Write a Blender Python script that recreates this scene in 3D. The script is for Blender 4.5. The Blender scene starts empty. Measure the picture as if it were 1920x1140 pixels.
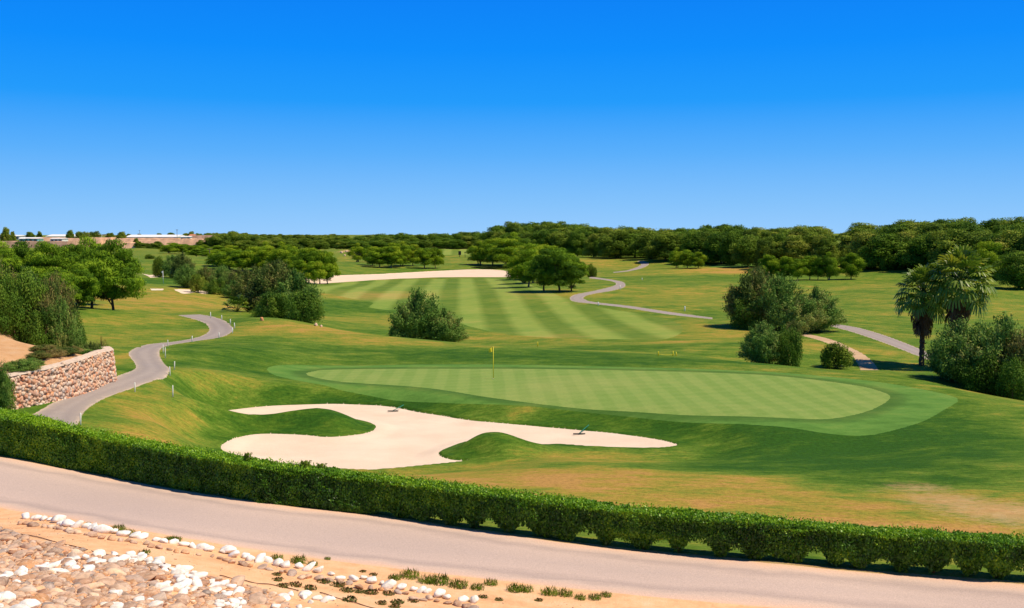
import bpy, math, random
import numpy as np
from mathutils import Vector
R = math.radians
GQ = 1.0
SC = bpy.context.scene
COL = SC.collection

# ------------------------------------------------------------------ camera, sky, sun, exposure
F = 1866.7; CX, HY = 960.0, 441.0
PITCH = math.atan((570.0 - HY) / F)
cam_d = bpy.data.cameras.new("camera"); cam = bpy.data.objects.new("camera", cam_d); COL.objects.link(cam)
cam_d.lens = 35.0; cam_d.sensor_width = 36.0; cam_d.clip_start = 0.1; cam_d.clip_end = 20000
cam.location = (0, 0, 0); cam.rotation_euler = (R(90) - PITCH, 0, 0)
SC.camera = cam
SUNV = Vector((0.53, -0.09, 0.83)).normalized()
SUN_EL = math.asin(SUNV.z); SUN_ROT = math.atan2(SUNV.x, SUNV.y)
w = bpy.data.worlds.new("World"); SC.world = w; w.use_nodes = True
nt = w.node_tree; bg = nt.nodes["Background"]
sky = nt.nodes.new("ShaderNodeTexSky"); sky.sky_type = 'NISHITA'; sky.sun_disc = False
sky.sun_elevation = SUN_EL; sky.sun_rotation = SUN_ROT; sky.air_density = 1.0; sky.dust_density = 0.3; sky.ozone_density = 2.0
tc = nt.nodes.new("ShaderNodeTexCoord"); sp = nt.nodes.new("ShaderNodeSeparateXYZ"); nt.links.new(tc.outputs["Generated"], sp.inputs[0])
rp = nt.nodes.new("ShaderNodeValToRGB"); nt.links.new(sp.outputs["Z"], rp.inputs[0])
SKYR = [(0.0, (0.29, 0.56, 0.92)), (0.03, (0.21, 0.50, 0.90)), (0.08, (0.09, 0.395, 0.90)), (0.13, (0.010, 0.30, 0.90)), (0.18, (0.0, 0.245, 0.90)), (0.235, (0.0, 0.20, 0.86)), (0.45, (0.0, 0.08, 0.32)), (1.0, (0.01, 0.05, 0.16))]
els = rp.color_ramp.elements
els[0].position = SKYR[0][0]; els[0].color = SKYR[0][1] + (1,)
els[1].position = 1.0; els[1].color = SKYR[-1][1] + (1,)
for p, c in SKYR[1:-1]:
    e = els.new(p); e.color = c + (1,)
mx = nt.nodes.new("ShaderNodeMix"); mx.data_type = 'RGBA'; mx.blend_type = 'MIX'; mx.inputs[0].default_value = 0.02
sc_ = nt.nodes.new("ShaderNodeVectorMath"); sc_.operation = 'SCALE'; sc_.inputs[3].default_value = 10.0
nt.links.new(rp.outputs[0], sc_.inputs[0])
nt.links.new(sc_.outputs[0], mx.inputs[6]); nt.links.new(sky.outputs[0], mx.inputs[7])
nt.links.new(mx.outputs[2], bg.inputs["Color"]); bg.inputs["Strength"].default_value = 0.1
sl = bpy.data.lights.new("sun", 'SUN'); so = bpy.data.objects.new("sun", sl); COL.objects.link(so)
sl.energy = 5.0; sl.angle = R(0.5); sl.color = (1.0, 0.87, 0.66)
so.rotation_euler = (-SUNV).to_track_quat('-Z', 'Y').to_euler()
SC.view_settings.view_transform = 'Standard'; SC.view_settings.look = 'None'
SC.view_settings.exposure = 0.12; SC.view_settings.gamma = 1.0

# ------------------------------------------------------------------ terrain
cp, sp_ = math.cos(PITCH), math.sin(PITCH)
def ray(px, py):
    """ray of photo pixel, scaled so that y (depth) = 1"""
    px = np.asarray(px, float); py = np.asarray(py, float)
    a = (px - CX) / F; b = (570.0 - py) / F
    dy = cp + b * sp_; dz = -sp_ + b * cp
    return a / dy, dz / dy
def project(x, y, z):
    c = y * cp - z * sp_; u = y * sp_ + z * cp
    return CX + F * x / c, 570.0 - F * u / c

CTRL = [  # (px, py, depth) points on the ground
 # bank in front
 (0,1135,12.5),(0,1050,17.5),(0,1000,21),(300,1135,15),(300,1080,17.5),(600,1135,18.0),(900,1135,19.2),(-400,1100,13),(-400,960,24),
 (100,1010,20),(1300,1140,20.2),(1900,1200,19.8),(1300,1300,14.5),(800,1300,12.5),(300,1300,10.0),(1900,1400,14),
 # road lower / upper
 (0,954,25.2),(480,1030,22.4),(960,1090,21.3),(1440,1138,20.6),(1920,1190,20.0),(-500,870,29),
 (0,857,30),(480,942,26.4),(960,1005,24.5),(1440,1055,23.0),(1920,1096,22.2),(-500,780,36),(2400,1140,21.4),
 # beyond hedge
 (0,835,32.5),(480,916,28.8),(960,976,26.8),(1440,1024,25.3),(1920,1060,24.4),
 (200,840,36),(400,880,36.5),(620,890,37.5),(1060,905,34),(1060,865,41),(1400,925,32.5),(1400,880,39),(1700,970,28.5),(1700,930,32.5),(1900,940,31.5),(1900,870,38),
 (1500,870,41),(1700,860,41.5),(1600,840,45),
 # bunker surrounds
 (860,878,42.8),(1000,850,46.0),(1130,852,46),(1290,846,46.8),(700,892,41.6),(410,850,43.0),(380,800,46.5),(300,800,42.5),(200,820,38.5),
 (400,750,52),(330,740,52),(500,740,58),(600,735,59.5),(700,733,60),(860,748,57),(1000,754,56),(1200,776,52.3),(1350,795,49.5),(1480,806,47.6),
 # green, z=-9.4
 (1640,810,47.6),(1795,745,57.6),(1900,800,49.0),(1920,760,56),(1700,725,61.6),(1500,702,66.5),(1200,688,70.5),(900,683,72.5),(600,683,72),(480,700,66),
 (925,710,65.2),(1300,740,58.7),(700,705,66.5),(1500,750,57),
 # ridge behind green
 (470,596,98),(600,612,95),(730,630,90),(870,646,85),(1000,652,84),(1200,664,79.5),(1400,679,75),(1500,687,73),(1600,700,70),(1760,720,65),(1920,750,60),(2100,780,55),
 (450,650,74),(400,700,60),(600,655,80),
 # left side
 (100,780,41.5),(30,780,41),(150,775,43),(105,748,45.5),(205,708,53),(270,680,64),(300,655,76),(220,650,72),(400,615,96),(340,592,116),(213,585,112),(120,585,100),(0,640,78),(-300,700,60),
 (330,620,92),(300,545,150),(450,588,118),(420,540,170),(290,520,210),(300,480,330),(-200,560,120),
 # valley beyond ridge
 (750,648,102),(600,610,118),(880,640,112),(1000,641,108),(1150,640,106),(1250,664,88),(1050,655,92),(1400,655,92),(1300,625,112),(1460,690,82),(1560,692,84),(1640,695,82),(1730,686,86),(1850,735,73),(1920,770,67),(1760,712,76),
 (1720,665,94),(1640,640,108),(1560,612,124),(1460,612,124),(1400,600,130),(1330,597,136),(1200,583,150),(1090,562,172),(1160,537,208),(1105,520,250),
 (870,600,142),(700,590,152),(650,560,182),(800,560,186),(900,530,250),(600,532,245),(950,519,285),(860,506,320),(700,514,292),(600,490,380),(1000,560,178),(1045,540,200),
 (820,495,350),(700,478,430),(560,505,280),(480,490,300),
 (860,462,520),(860,480,430),(1100,482,400),(1200,495,345),(1240,487,350),(1290,502,310),(1400,510,285),(1350,494,330),(1290,560,180),(1400,560,180),
 (1500,560,176),(1600,560,172),(1850,600,135),(1750,560,165),(1900,620,122),(1600,524,238),(1480,526,240),(1700,513,250),(1850,545,185),(1920,560,172),(1700,600,135),
 # hill behind the tree lines
 (1100,474,470),(1240,480,420),(1400,478,380),(1700,482,300),(1900,480,280),(1900,470,340),(1400,452,520),(1100,452,600),(1570,462,400),(1570,450,520),(1100,444,900),(1700,440,700),
 # far left and far
 (60,470,480),(200,468,600),(400,470,600),(550,462,800),(640,470,620),(100,455,1000),(300,452,1100),(500,452,1200),(100,447,2000),(600,446,2200),(960,446,2500),(1800,446,2500),(100,443.5,5000),(960,443.5,5000),(1800,443.5,5000),
 (100,442.5,9000),(960,442.5,9000),(1800,442.5,9000)]
cx_, cz_ = ray([c[0] for c in CTRL], [c[1] for c in CTRL]); cd = np.array([c[2] for c in CTRL], float)
pts = np.stack([cx_ * cd, cd, cz_ * cd], 1)
EXTRA = [(0, 2.5, -3.9), (0, 5, -4.3), (-4, 5, -3.8), (4, 5, -4.9), (-3, 9, -4.55), (-2, 11, -5.1), (3, 10, -5.6), (8, 12, -6.9), (-10, 10, -4.1), (16, 14, -7.6), (0, -8, -3.8)]
pts = np.vstack([pts, np.array(EXTRA)])
def uv(x, y):
    az = np.arctan2(x, y); r = np.hypot(x, y)
    return np.clip(az, -1.0, 1.0), np.log(np.maximum(r, 2.0))
PU, PV = uv(pts[:, 0], pts[:, 1]); PZ = pts[:, 2]
# interpolate the "drop angle" z/r, which varies slowly with ln r
PR = np.hypot(pts[:, 0], pts[:, 1]); PW = PZ / PR
CC = 0.0016
def kern(d2): return np.sqrt(d2 + CC)
D2 = (PU[:, None] - PU[None]) ** 2 + (PV[:, None] - PV[None]) ** 2
n = len(PU); A = np.zeros((n + 1, n + 1)); A[:n, :n] = kern(D2); A[:n, :n] += np.eye(n) * -2e-3; A[:n, n] = 1; A[n, :n] = 1
WT = np.linalg.solve(A, np.append(PW, 0))
def rbf(x, y):
    x = np.asarray(x, float).ravel(); y = np.asarray(y, float).ravel(); out = np.empty(len(x))
    for i in range(0, len(x), 60000):
        u, v = uv(x[i:i+60000], y[i:i+60000])
        k = kern((u[:, None] - PU[None]) ** 2 + (v[:, None] - PV[None]) ** 2)
        out[i:i+60000] = (k @ WT[:n] + WT[n]) * np.maximum(np.hypot(x[i:i+60000], y[i:i+60000]), 2.0)
    return out
def hsh(i, j, s):
    v = np.sin(i * 127.1 + j * 311.7 + s * 74.7) * 43758.5453
    return v - np.floor(v)
def vnoise(x, y, s=0):
    i = np.floor(x); j = np.floor(y); fx = x - i; fy = y - j
    fx = fx * fx * fx * (fx * (fx * 6 - 15) + 10); fy = fy * fy * fy * (fy * (fy * 6 - 15) + 10)
    a = hsh(i, j, s); b = hsh(i + 1, j, s); c = hsh(i, j + 1, s); d = hsh(i + 1, j + 1, s)
    return (a + (b - a) * fx) * (1 - fy) + (c + (d - c) * fx) * fy
def sstep(a, b, t):
    t = np.clip((t - a) / (b - a), 0, 1); return t * t * (3 - 2 * t)
# base table in (az, ln r)
TA = np.linspace(-1.05, 1.05, 640); TL = np.linspace(math.log(2.0), math.log(12000), 820)
_a, _l = np.meshgrid(TA, TL, indexing='ij')
TAB = rbf(np.sin(_a) * np.exp(_l), np.cos(_a) * np.exp(_l)).reshape(_a.shape)
TAB = TAB / np.exp(_l)
def base(x, y):
    x = np.asarray(x, float); y = np.asarray(y, float)
    r = np.maximum(np.hypot(x, y), 2.001); az = np.arctan2(x, y)
    a = (np.clip(az, -1.0, 1.0) - TA[0]) / (TA[1] - TA[0]); l = (np.log(r) - TL[0]) / (TL[1] - TL[0])
    i = np.clip(a.astype(int), 0, len(TA) - 2); j = np.clip(l.astype(int), 0, len(TL) - 2); fa = a - i; fl = np.clip(l - j, 0, 1)
    w_ = (TAB[i, j] * (1 - fa) + TAB[i+1, j] * fa) * (1 - fl) + (TAB[i, j+1] * (1 - fa) + TAB[i+1, j+1] * fa) * fl
    z = w_ * r
    amp = sstep(75, 120, r)
    z = z + amp * ((vnoise(x / 23, y / 23, 1) - .5) * 0.5 + (vnoise(x / 9, y / 9, 2) - .5) * 0.14) * np.where(r > 600, 4, 1)
    z = z + (1 - amp) * sstep(26, 34, r) * ((vnoise(x / 6, y / 6, 3) - .5) * 0.10)
    return z
def polyin(P, x, y):
    """inside test; x,y 1-D"""
    ins = np.zeros(len(x), bool); m = len(P)
    for k in range(m):
        x1, y1 = P[k]; x2, y2 = P[(k + 1) % m]
        if y1 == y2: continue
        c = ((y1 > y) != (y2 > y)) & (x < (x2 - x1) * (y - y1) / (y2 - y1) + x1)
        ins ^= c
    return ins
def segdist(P, x, y, closed=True):
    d = np.full(len(x), 1e9); m = len(P)
    for k in range(m if closed else m - 1):
        ax, ay = P[k]; bx, by = P[(k + 1) % m]; vx, vy = bx - ax, by - ay; L = vx * vx + vy * vy + 1e-12
        t = np.clip(((x - ax) * vx + (y - ay) * vy) / L, 0, 1)
        d = np.minimum(d, np.hypot(x - ax - t * vx, y - ay - t * vy))
    return d
def atz(P, z):
    P = np.array(P, float); a, b = ray(P[:, 0], P[:, 1]); d = z / b
    return np.stack([a * d, d], 1)
def smoothpx(P, k=4, closed=True):
    """Catmull-Rom"""
    P = np.array(P, float); m = len(P); out = []
    for i in range(m if closed else m - 1):
        g = (lambda q: P[q % m]) if closed else (lambda q: P[min(max(q, 0), m - 1)])
        p0, p1, p2, p3 = g(i - 1), g(i), g(i + 1), g(i + 2)
        for j in range(k):
            t = j / k
            out.append(0.5 * ((2 * p1) + (-p0 + p2) * t + (2*p0 - 5*p1 + 4*p2 - p3) * t*t + (-p0 + 3*p1 - 3*p2 + p3) * t**3))
    if not closed: out.append(P[-1])
    return np.array(out)
def march(px, py, hf, d0=7.0, d1=6000.0, steps=900):
    px = np.atleast_1d(np.asarray(px, float)); py = np.atleast_1d(np.asarray(py, float))
    a, b = ray(px, py); ds = np.exp(np.linspace(math.log(d0), math.log(d1), steps)); m = len(px)
    below = (b[:, None] * ds) <= hf((a[:, None] * ds).ravel(), np.broadcast_to(ds, (m, steps)).ravel()).reshape(m, steps)
    k = np.where(below.any(1), below.argmax(1), steps - 1); hi = ds[k]; lo = ds[np.maximum(k - 1, 0)]
    for _ in range(16):
        q = (lo + hi) / 2; bl = (b * q) <= hf(a * q, q); hi = np.where(bl, q, hi); lo = np.where(bl, lo, q)
    return np.stack([a * hi, hi, b * hi], 1)
def onbase(P): return march([p[0] for p in P], [p[1] for p in P], base)[:, :2]

# --- outlines of the things that lie in the ground (photo pixels -> ground)
BUNK = atz(smoothpx([(415,775),(440,771),(480,767),(540,763),(600,761),(640,761),(700,764),(740,768),(800,779),(850,787),(900,794),(960,800),(1040,806),(1100,812),(1160,819),(1220,827),(1250,833),(1270,840),(1240,845),(1180,845),(1100,842),(1060,839),(1020,839),(1000,841),(975,836),(945,831),(905,829),(868,835),(840,845),(823,853),(827,860),(847,866),(876,869),(850,873),(800,878),(740,884),(690,887),(640,885),(580,881),(520,873),(470,864),(430,855),(414,845),(419,836),(440,826),(470,819),(500,817),(540,818),(580,821),(610,824),(650,822),(690,816),(705,807),(700,800),(680,794),(650,789),(600,787),(560,790),(520,794),(490,795),(450,791),(430,784)], 3), -10.3)
GREEN = atz(smoothpx([(575,702),(600,710),(640,716),(700,720),(760,724),(825,731),(900,742),(1000,753),(1100,763),(1200,771),(1300,779),(1400,785),(1500,789),(1560,787),(1620,774),(1660,755),(1668,742),(1640,731),(1600,723),(1480,709),(1350,701),(1200,696),(1000,692),(850,690),(700,689),(620,691),(585,696)], 3), -9.4)
COLLAR = atz(smoothpx([(500,698),(535,712),(610,723),(700,731),(860,748),(1000,757),(1100,766),(1200,776),(1350,791),(1480,803),(1560,810),(1640,810),(1720,792),(1770,768),(1795,745),(1700,724),(1600,712),(1480,702),(1350,695),(1200,690),(1000,685),(850,682),(700,682),(600,685),(530,690)], 3), -9.4)
WALL = atz([(-60,800),(-20,783),(5,770),(25,765),(60,757),(105,745),(140,733),(170,721),(194,710)], -7.45)
_we = WALL[-1]; WALL = np.vstack([WALL, _we + [0.12, .45], _we + [-0.05, 1.2], _we + [-0.9, 2.3], _we + [-2.4, 3.2]])
BANKP = np.vstack([WALL, WALL[-1] + [-1.5, 3], WALL[-1] + [-4.5, 7.0], WALL[-1] + [-9, 12], WALL[-1] + [-22, 13], [-40, 60], [-46, 40], WALL[0] + [-14, -2]])
BREAR = BANKP[len(WALL) - 1:]
_bb = (BANKP[:, 0].min(), BANKP[:, 0].max(), BANKP[:, 1].min(), BANKP[:, 1].max())
_kb = (BUNK[:, 0].min() - 7, BUNK[:, 0].max() + 7, BUNK[:, 1].min() - 7, BUNK[:, 1].max() + 7)
FARB = {}
def H(x, y):
    x = np.asarray(x, float); y = np.asarray(y, float); shp = x.shape; x = x.ravel(); y = y.ravel()
    z = base(x, y)
    m = np.where((x > _bb[0]) & (x < _bb[1]) & (y > _bb[2]) & (y < _bb[3]))[0]
    if len(m):
        xi, yi = x[m], y[m]; ins = polyin(BANKP, xi, yi); dw = segdist(WALL, xi, yi, False); dr = segdist(BREAR, xi, yi, False)
        s = sstep(0.05, 0.35, dw) * sstep(0, 5.0, dr) * ins
        bz = -6.15 + 0.20 * np.minimum(dw, 9) + (vnoise(xi / 1.7, yi / 1.7, 9) - .5) * .18
        z[m] = z[m] * (1 - s) + bz * s
    m = np.where((x > _kb[0]) & (x < _kb[1]) & (y > _kb[2]) & (y < _kb[3]))[0]
    if len(m):
        xi, yi = x[m], y[m]; ins = polyin(BUNK, xi, yi); d = segdist(BUNK, xi, yi)
        g = z[m]; sand = -10.30 + (vnoise(xi / 2.5, yi / 2.5, 5) - .5) * .06 + 0.12 * sstep(1.2, 0, d)
        lip = -10.10
        out = lip + (np.maximum(g, lip) - lip) * (sstep(0, 3.8, d) + (sstep(-.4, 2.6, d) - sstep(0, 3.8, d)) * sstep(-1.5, 3.0, yi - 57.5 + .41 * (xi + 11)) * sstep(-17.5, -14.5, xi))
        mound = np.zeros(len(xi))
        for mxp, myp, rx, ry, hh in MOUNDS:
            mound += hh * np.exp(-((xi - mxp) / rx) ** 2 - ((yi - myp) / ry) ** 2)
        out += mound * sstep(0, 1.8, d)
        out = np.where(d < 0.10, sand + (out - sand) * d / 0.10, out)
        z[m] = np.where(ins, np.minimum(sand, out), out)
    for P, dep in FARB.values():
        b = (P[:, 0].min() - 3, P[:, 0].max() + 3, P[:, 1].min() - 3, P[:, 1].max() + 3)
        m = np.where((x > b[0]) & (x < b[1]) & (y > b[2]) & (y < b[3]))[0]
        if len(m):
            xi, yi = x[m], y[m]; ins = polyin(P, xi, yi); d = segdist(P, xi, yi)
            z[m] -= np.where(ins, dep * sstep(0, 1.2, d), 0)
    return z.reshape(shp)
_m1 = atz([(600, 800), (500, 806)], -10.3); _m2 = atz([(930, 848)], -10.3)
MOUNDS = [(_m1[0][0], _m1[0][1], 4.0, 2.4, 0.52), (_m2[0][0], _m2[0][1] - .3, 2.4, 1.8, 0.80)]
def at(px, py): return Vector(march([px], [py], H)[0])
def atd(px, d):
    a = (px - CX) / F / cp
    x = a * d; z = float(H(np.array([x]), np.array([d]))[0]); return Vector((x, d, z))
def ribbon(L, Rr, k=4):
    a = smoothpx(L, k, False); b = smoothpx(Rr, k, False); return onbase(np.vstack([a, b[::-1]]))
ROADP = np.vstack([onbase(smoothpx([(-500,781),(-250,815),(0,857),(250,903),(480,942),(700,967),(960,1005),(1200,1034),(1440,1056),(1680,1078),(1920,1096),(2100,1112),(2500,1146)], 3, False)),
                   onbase(smoothpx([(2500,1243),(2100,1205),(1920,1188),(1680,1163),(1440,1139),(1200,1117),(960,1091),(700,1061),(480,1031),(250,993),(0,952),(-250,911),(-500,872)], 3, False))])
PATHL = ribbon([(40,792),(65,775),(110,750),(170,725),(220,705),(253,692),(252,680),(242,666),(246,657),(275,646),(330,640),(375,631),(392,620),(386,607),(362,598),(333,591)],
               [(140,806),(150,787),(162,768),(200,745),(260,724),(300,708),(318,694),(306,680),(299,665),(301,655),(315,648),(360,640.5),(410,633),(433,624),(436,614),(422,602),(400,594),(375,589.5)])
PATHM = ribbon([(1336,598.5),(1250,589),(1180,578),(1120,570.5),(1080,566),(1068,560),(1078,552.5),(1110,546),(1148,537),(1155,531),(1140,526),(1104,521.5)],
               [(1336,595.5),(1250,584),(1180,573.5),(1120,567),(1100,563),(1094,557.5),(1110,551.5),(1150,544.5),(1170,538.5),(1172,532),(1160,526.5),(1110,519)])
PATHU = ribbon([(1150,511.5),(1175,509),(1200,504),(1214,497.5),(1216,493),(1206,489)], [(1150,510),(1175,507),(1192,501.5),(1201,497),(1202,494),(1195,489.5)])
PATHR = ribbon([(1556,611),(1600,623),(1650,640),(1690,655),(1720,667),(1790,692)], [(1566,607.5),(1612,615),(1662,630),(1702,645),(1727,655),(1795,680)])
TRACK = ribbon([(1503,629),(1545,641),(1590,660),(1606,678),(1614,694)], [(1510,625),(1560,637),(1602,655),(1630,672),(1648,694)])
FARB['a'] = (onbase(smoothpx([(577,517.5),(640,516),(700,514),(760,511),(820,508),(860,506),(900,505),(940,506.5),(968,513),(975,519),(940,519.5),(860,519.5),(800,520.5),(720,524),(650,528.5),(600,531.5),(577,531)], 2)), .15)
FARB['b'] = (onbase(smoothpx([(327,542.5),(350,542.5),(380,545),(396,549),(385,551.5),(365,548.5),(345,551),(335,547)], 2)), .15)
FARB['c'] = (onbase([(266,513),(280,515.5),(310,516),(308,519),(282,520.5),(275,516.5)]), .15)
FARB['d'] = (onbase([(282,541.3),(307,541.3),(305,544.3),(284,544.3)]), .1)
FAIR = onbase(smoothpx([(592,545),(596,528),(700,525.5),(850,522.5),(960,523),(1010,540),(1100,572),(1200,588),(1262,602),(1281,616),(1266,631),(1225,637.5),(1150,636),(1060,634),(960,628),(880,612),(820,590),(740,583),(690,576),(700,568),(640,556)], 2))
FAIR2 = onbase([(828,460.5),(884,460.5),(886,478),(826,478)])
TEEG = onbase([(1345,492),(1420,492),(1425,500),(1330,501)])
# ------------------------------------------------------------------ helpers
def tag(o, label=None, cat=None, group=None, kind=None):
    if label: o["label"] = label
    if cat: o["category"] = cat
    if group: o["group"] = group
    if kind: o["kind"] = kind
    return o
def mesh_np(name, V, Fq, mat=None, smooth=True, attrs=None):
    """V (n,3); Fq (m,k) array of polygons with k corners"""
    V = np.asarray(V, np.float32); Fq = np.asarray(Fq, np.int32); m, k = Fq.shape
    me = bpy.data.meshes.new(name)
    me.vertices.add(len(V)); me.vertices.foreach_set("co", V.ravel())
    me.loops.add(m * k); me.loops.foreach_set("vertex_index", Fq.ravel())
    me.polygons.add(m); me.polygons.foreach_set("loop_start", np.arange(m, dtype=np.int32) * k)
    me.polygons.foreach_set("loop_total", np.full(m, k, np.int32))
    if smooth: me.polygons.foreach_set("use_smooth", np.ones(m, bool))
    me.update(calc_edges=True)
    for an, (dom, arr) in (attrs or {}).items():
        a = me.attributes.new(an, 'FLOAT', dom); a.data.foreach_set("value", np.asarray(arr, np.float32))
    if mat: me.materials.append(mat)
    return me
def link(name, me, parent=None, loc=None):
    o = bpy.data.objects.new(name, me); COL.objects.link(o)
    if parent: o.parent = parent
    if loc is not None: o.location = loc
    return o
def empty(name, loc, rz=0, scale=(1, 1, 1)):
    o = bpy.data.objects.new(name, None); COL.objects.link(o); o.empty_display_size = .2
    o.location = loc; o.rotation_euler = (0, 0, rz); o.scale = scale; return o
class MB:
    def __init__(s): s.v = []; s.f = []
    def add(s, V, Fc):
        b = len(s.v); s.v += [tuple(map(float, v)) for v in V]; s.f += [tuple(i + b for i in f) for f in Fc]
    def box(s, c, sz, rz=0, taper=1.0):
        cx, cy, cz = c; hx, hy, hz = sz[0] / 2, sz[1] / 2, sz[2] / 2; V = []
        for dz in (-1, 1):
            t = taper if dz > 0 else 1
            for dx, dy in ((-1, -1), (1, -1), (1, 1), (-1, 1)):
                x, y = dx * hx * t, dy * hy * t
                V.append((cx + x * math.cos(rz) - y * math.sin(rz), cy + x * math.sin(rz) + y * math.cos(rz), cz + dz * hz))
        s.add(V, [(0, 3, 2, 1), (4, 5, 6, 7), (0, 1, 5, 4), (1, 2, 6, 5), (2, 3, 7, 6), (3, 0, 4, 7)])
    def tube(s, path, rad, n=6, cap=True):
        P = [Vector(p) for p in path]; rr = rad if hasattr(rad, '__len__') else [rad] * len(P); V = []; Fc = []
        for i, p in enumerate(P):
            t = (P[min(i + 1, len(P) - 1)] - P[max(i - 1, 0)]).normalized()
            a = t.cross(Vector((0.31, 0.95, 0.02))); a = a.normalized() if a.length > .05 else Vector((1, 0, 0)); b = t.cross(a)
            for k in range(n):
                q = 2 * math.pi * k / n; V.append(p + (a * math.cos(q) + b * math.sin(q)) * rr[i])
        for i in range(len(P) - 1):
            for k in range(n):
                Fc.append((i*n + k, i*n + (k+1) % n, (i+1)*n + (k+1) % n, (i+1)*n + k))
        if cap: Fc.append(tuple(range(n))[::-1]); Fc.append(tuple((len(P)-1)*n + k for k in range(n)))
        s.add(V, Fc)
    def mesh(s, name, mat=None, smooth=False):
        me = bpy.data.meshes.new(name); me.from_pydata(s.v, [], s.f); me.update()
        if smooth:
            for p in me.polygons: p.use_smooth = True
        if mat: me.materials.append(mat)
        return me
# ------------------------------------------------------------------ materials
class NT:
    def __init__(s, name, rough=0.9, spec=0.2):
        s.m = bpy.data.materials.new(name); s.m.use_nodes = True; s.t = s.m.node_tree; s.b = s.t.nodes["Principled BSDF"]
        s.b.inputs["Roughness"].default_value = rough; s.b.inputs["Specular IOR Level"].default_value = spec
        s.pos = s.n("ShaderNodeNewGeometry").outputs["Position"]
    def n(s, t): return s.t.nodes.new(t)
    def l(s, a, b): s.t.links.new(a, b)
    def sep(s, v):
        o = s.n("ShaderNodeSeparateXYZ"); s.l(v, o.inputs[0]); return o.outputs
    def mapv(s, v, sc, rz=0, loc=(0, 0, 0)):
        o = s.n("ShaderNodeMapping"); s.l(v, o.inputs[0]); o.inputs["Scale"].default_value = sc; o.inputs["Rotation"].default_value = (0, 0, rz); o.inputs["Location"].default_value = loc; return o.outputs[0]
    def noise(s, v, scale, det=3, rough=.55, dist=0):
        o = s.n("ShaderNodeTexNoise"); s.l(v, o.inputs["Vector"]); o.inputs["Scale"].default_value = scale; o.inputs["Detail"].default_value = det; o.inputs["Roughness"].default_value = rough; o.inputs["Distortion"].default_value = dist; return o.outputs[0]
    def vor(s, v, scale, out="Color"):
        o = s.n("ShaderNodeTexVoronoi"); s.l(v, o.inputs["Vector"]); o.inputs["Scale"].default_value = scale; return o.outputs[out]
    def math(s, op, a, b=0.0, c=None, clamp=False):
        o = s.n("ShaderNodeMath"); o.operation = op; o.use_clamp = clamp
        for i, q in enumerate((a, b) if c is None else (a, b, c)):
            if isinstance(q, (int, float)): o.inputs[i].default_value = q
            else: s.l(q, o.inputs[i])
        return o.outputs[0]
    def ramp(s, v, st):
        o = s.n("ShaderNodeValToRGB"); s.l(v, o.inputs[0]); e = o.color_ramp.elements
        def cc(c): return (c, c, c, 1) if isinstance(c, (int, float)) else tuple(c) + (1,)
        e[0].position = st[0][0]; e[0].color = cc(st[0][1]); e[1].position = st[-1][0]; e[1].color = cc(st[-1][1])
        for p, c in st[1:-1]: q = e.new(p); q.color = cc(c)
        return o.outputs[0]
    def mix(s, f, a, b, mode='MIX'):
        o = s.n("ShaderNodeMix"); o.data_type = 'RGBA'; o.blend_type = mode
        for i, q in ((0, f), (6, a), (7, b)):
            if isinstance(q, (int, float)): o.inputs[i].default_value = q if i == 0 else (q, q, q, 1)
            elif isinstance(q, tuple): o.inputs[i].default_value = q + (1,)
            else: s.l(q, o.inputs[i])
        return o.outputs[2]
    def attr(s, name):
        o = s.n("ShaderNodeAttribute"); o.attribute_name = name; return o.outputs["Fac"]
    def rnd(s): return s.n("ShaderNodeObjectInfo").outputs["Random"]
    def col(s, c):
        if isinstance(c, tuple): s.b.inputs["Base Color"].default_value = c + (1,)
        else: s.l(c, s.b.inputs["Base Color"])
    def bump(s, h, st=.3, d=.05):
        o = s.n("ShaderNodeBump"); o.inputs["Strength"].default_value = st; o.inputs["Distance"].default_value = d; s.l(h, o.inputs["Height"]); s.l(o.outputs[0], s.b.inputs["Normal"])

def flat(name, c, rough=.8, spec=.2, var=0.15, scale=3.0):
    t = NT(name, rough, spec); nz = t.noise(t.pos, scale, 4)
    a = tuple(q * (1 - var) for q in c); b = tuple(min(1, q * (1 + var)) for q in c)
    t.col(t.ramp(nz, [(.3, a), (.7, b)])); return t.m

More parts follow.
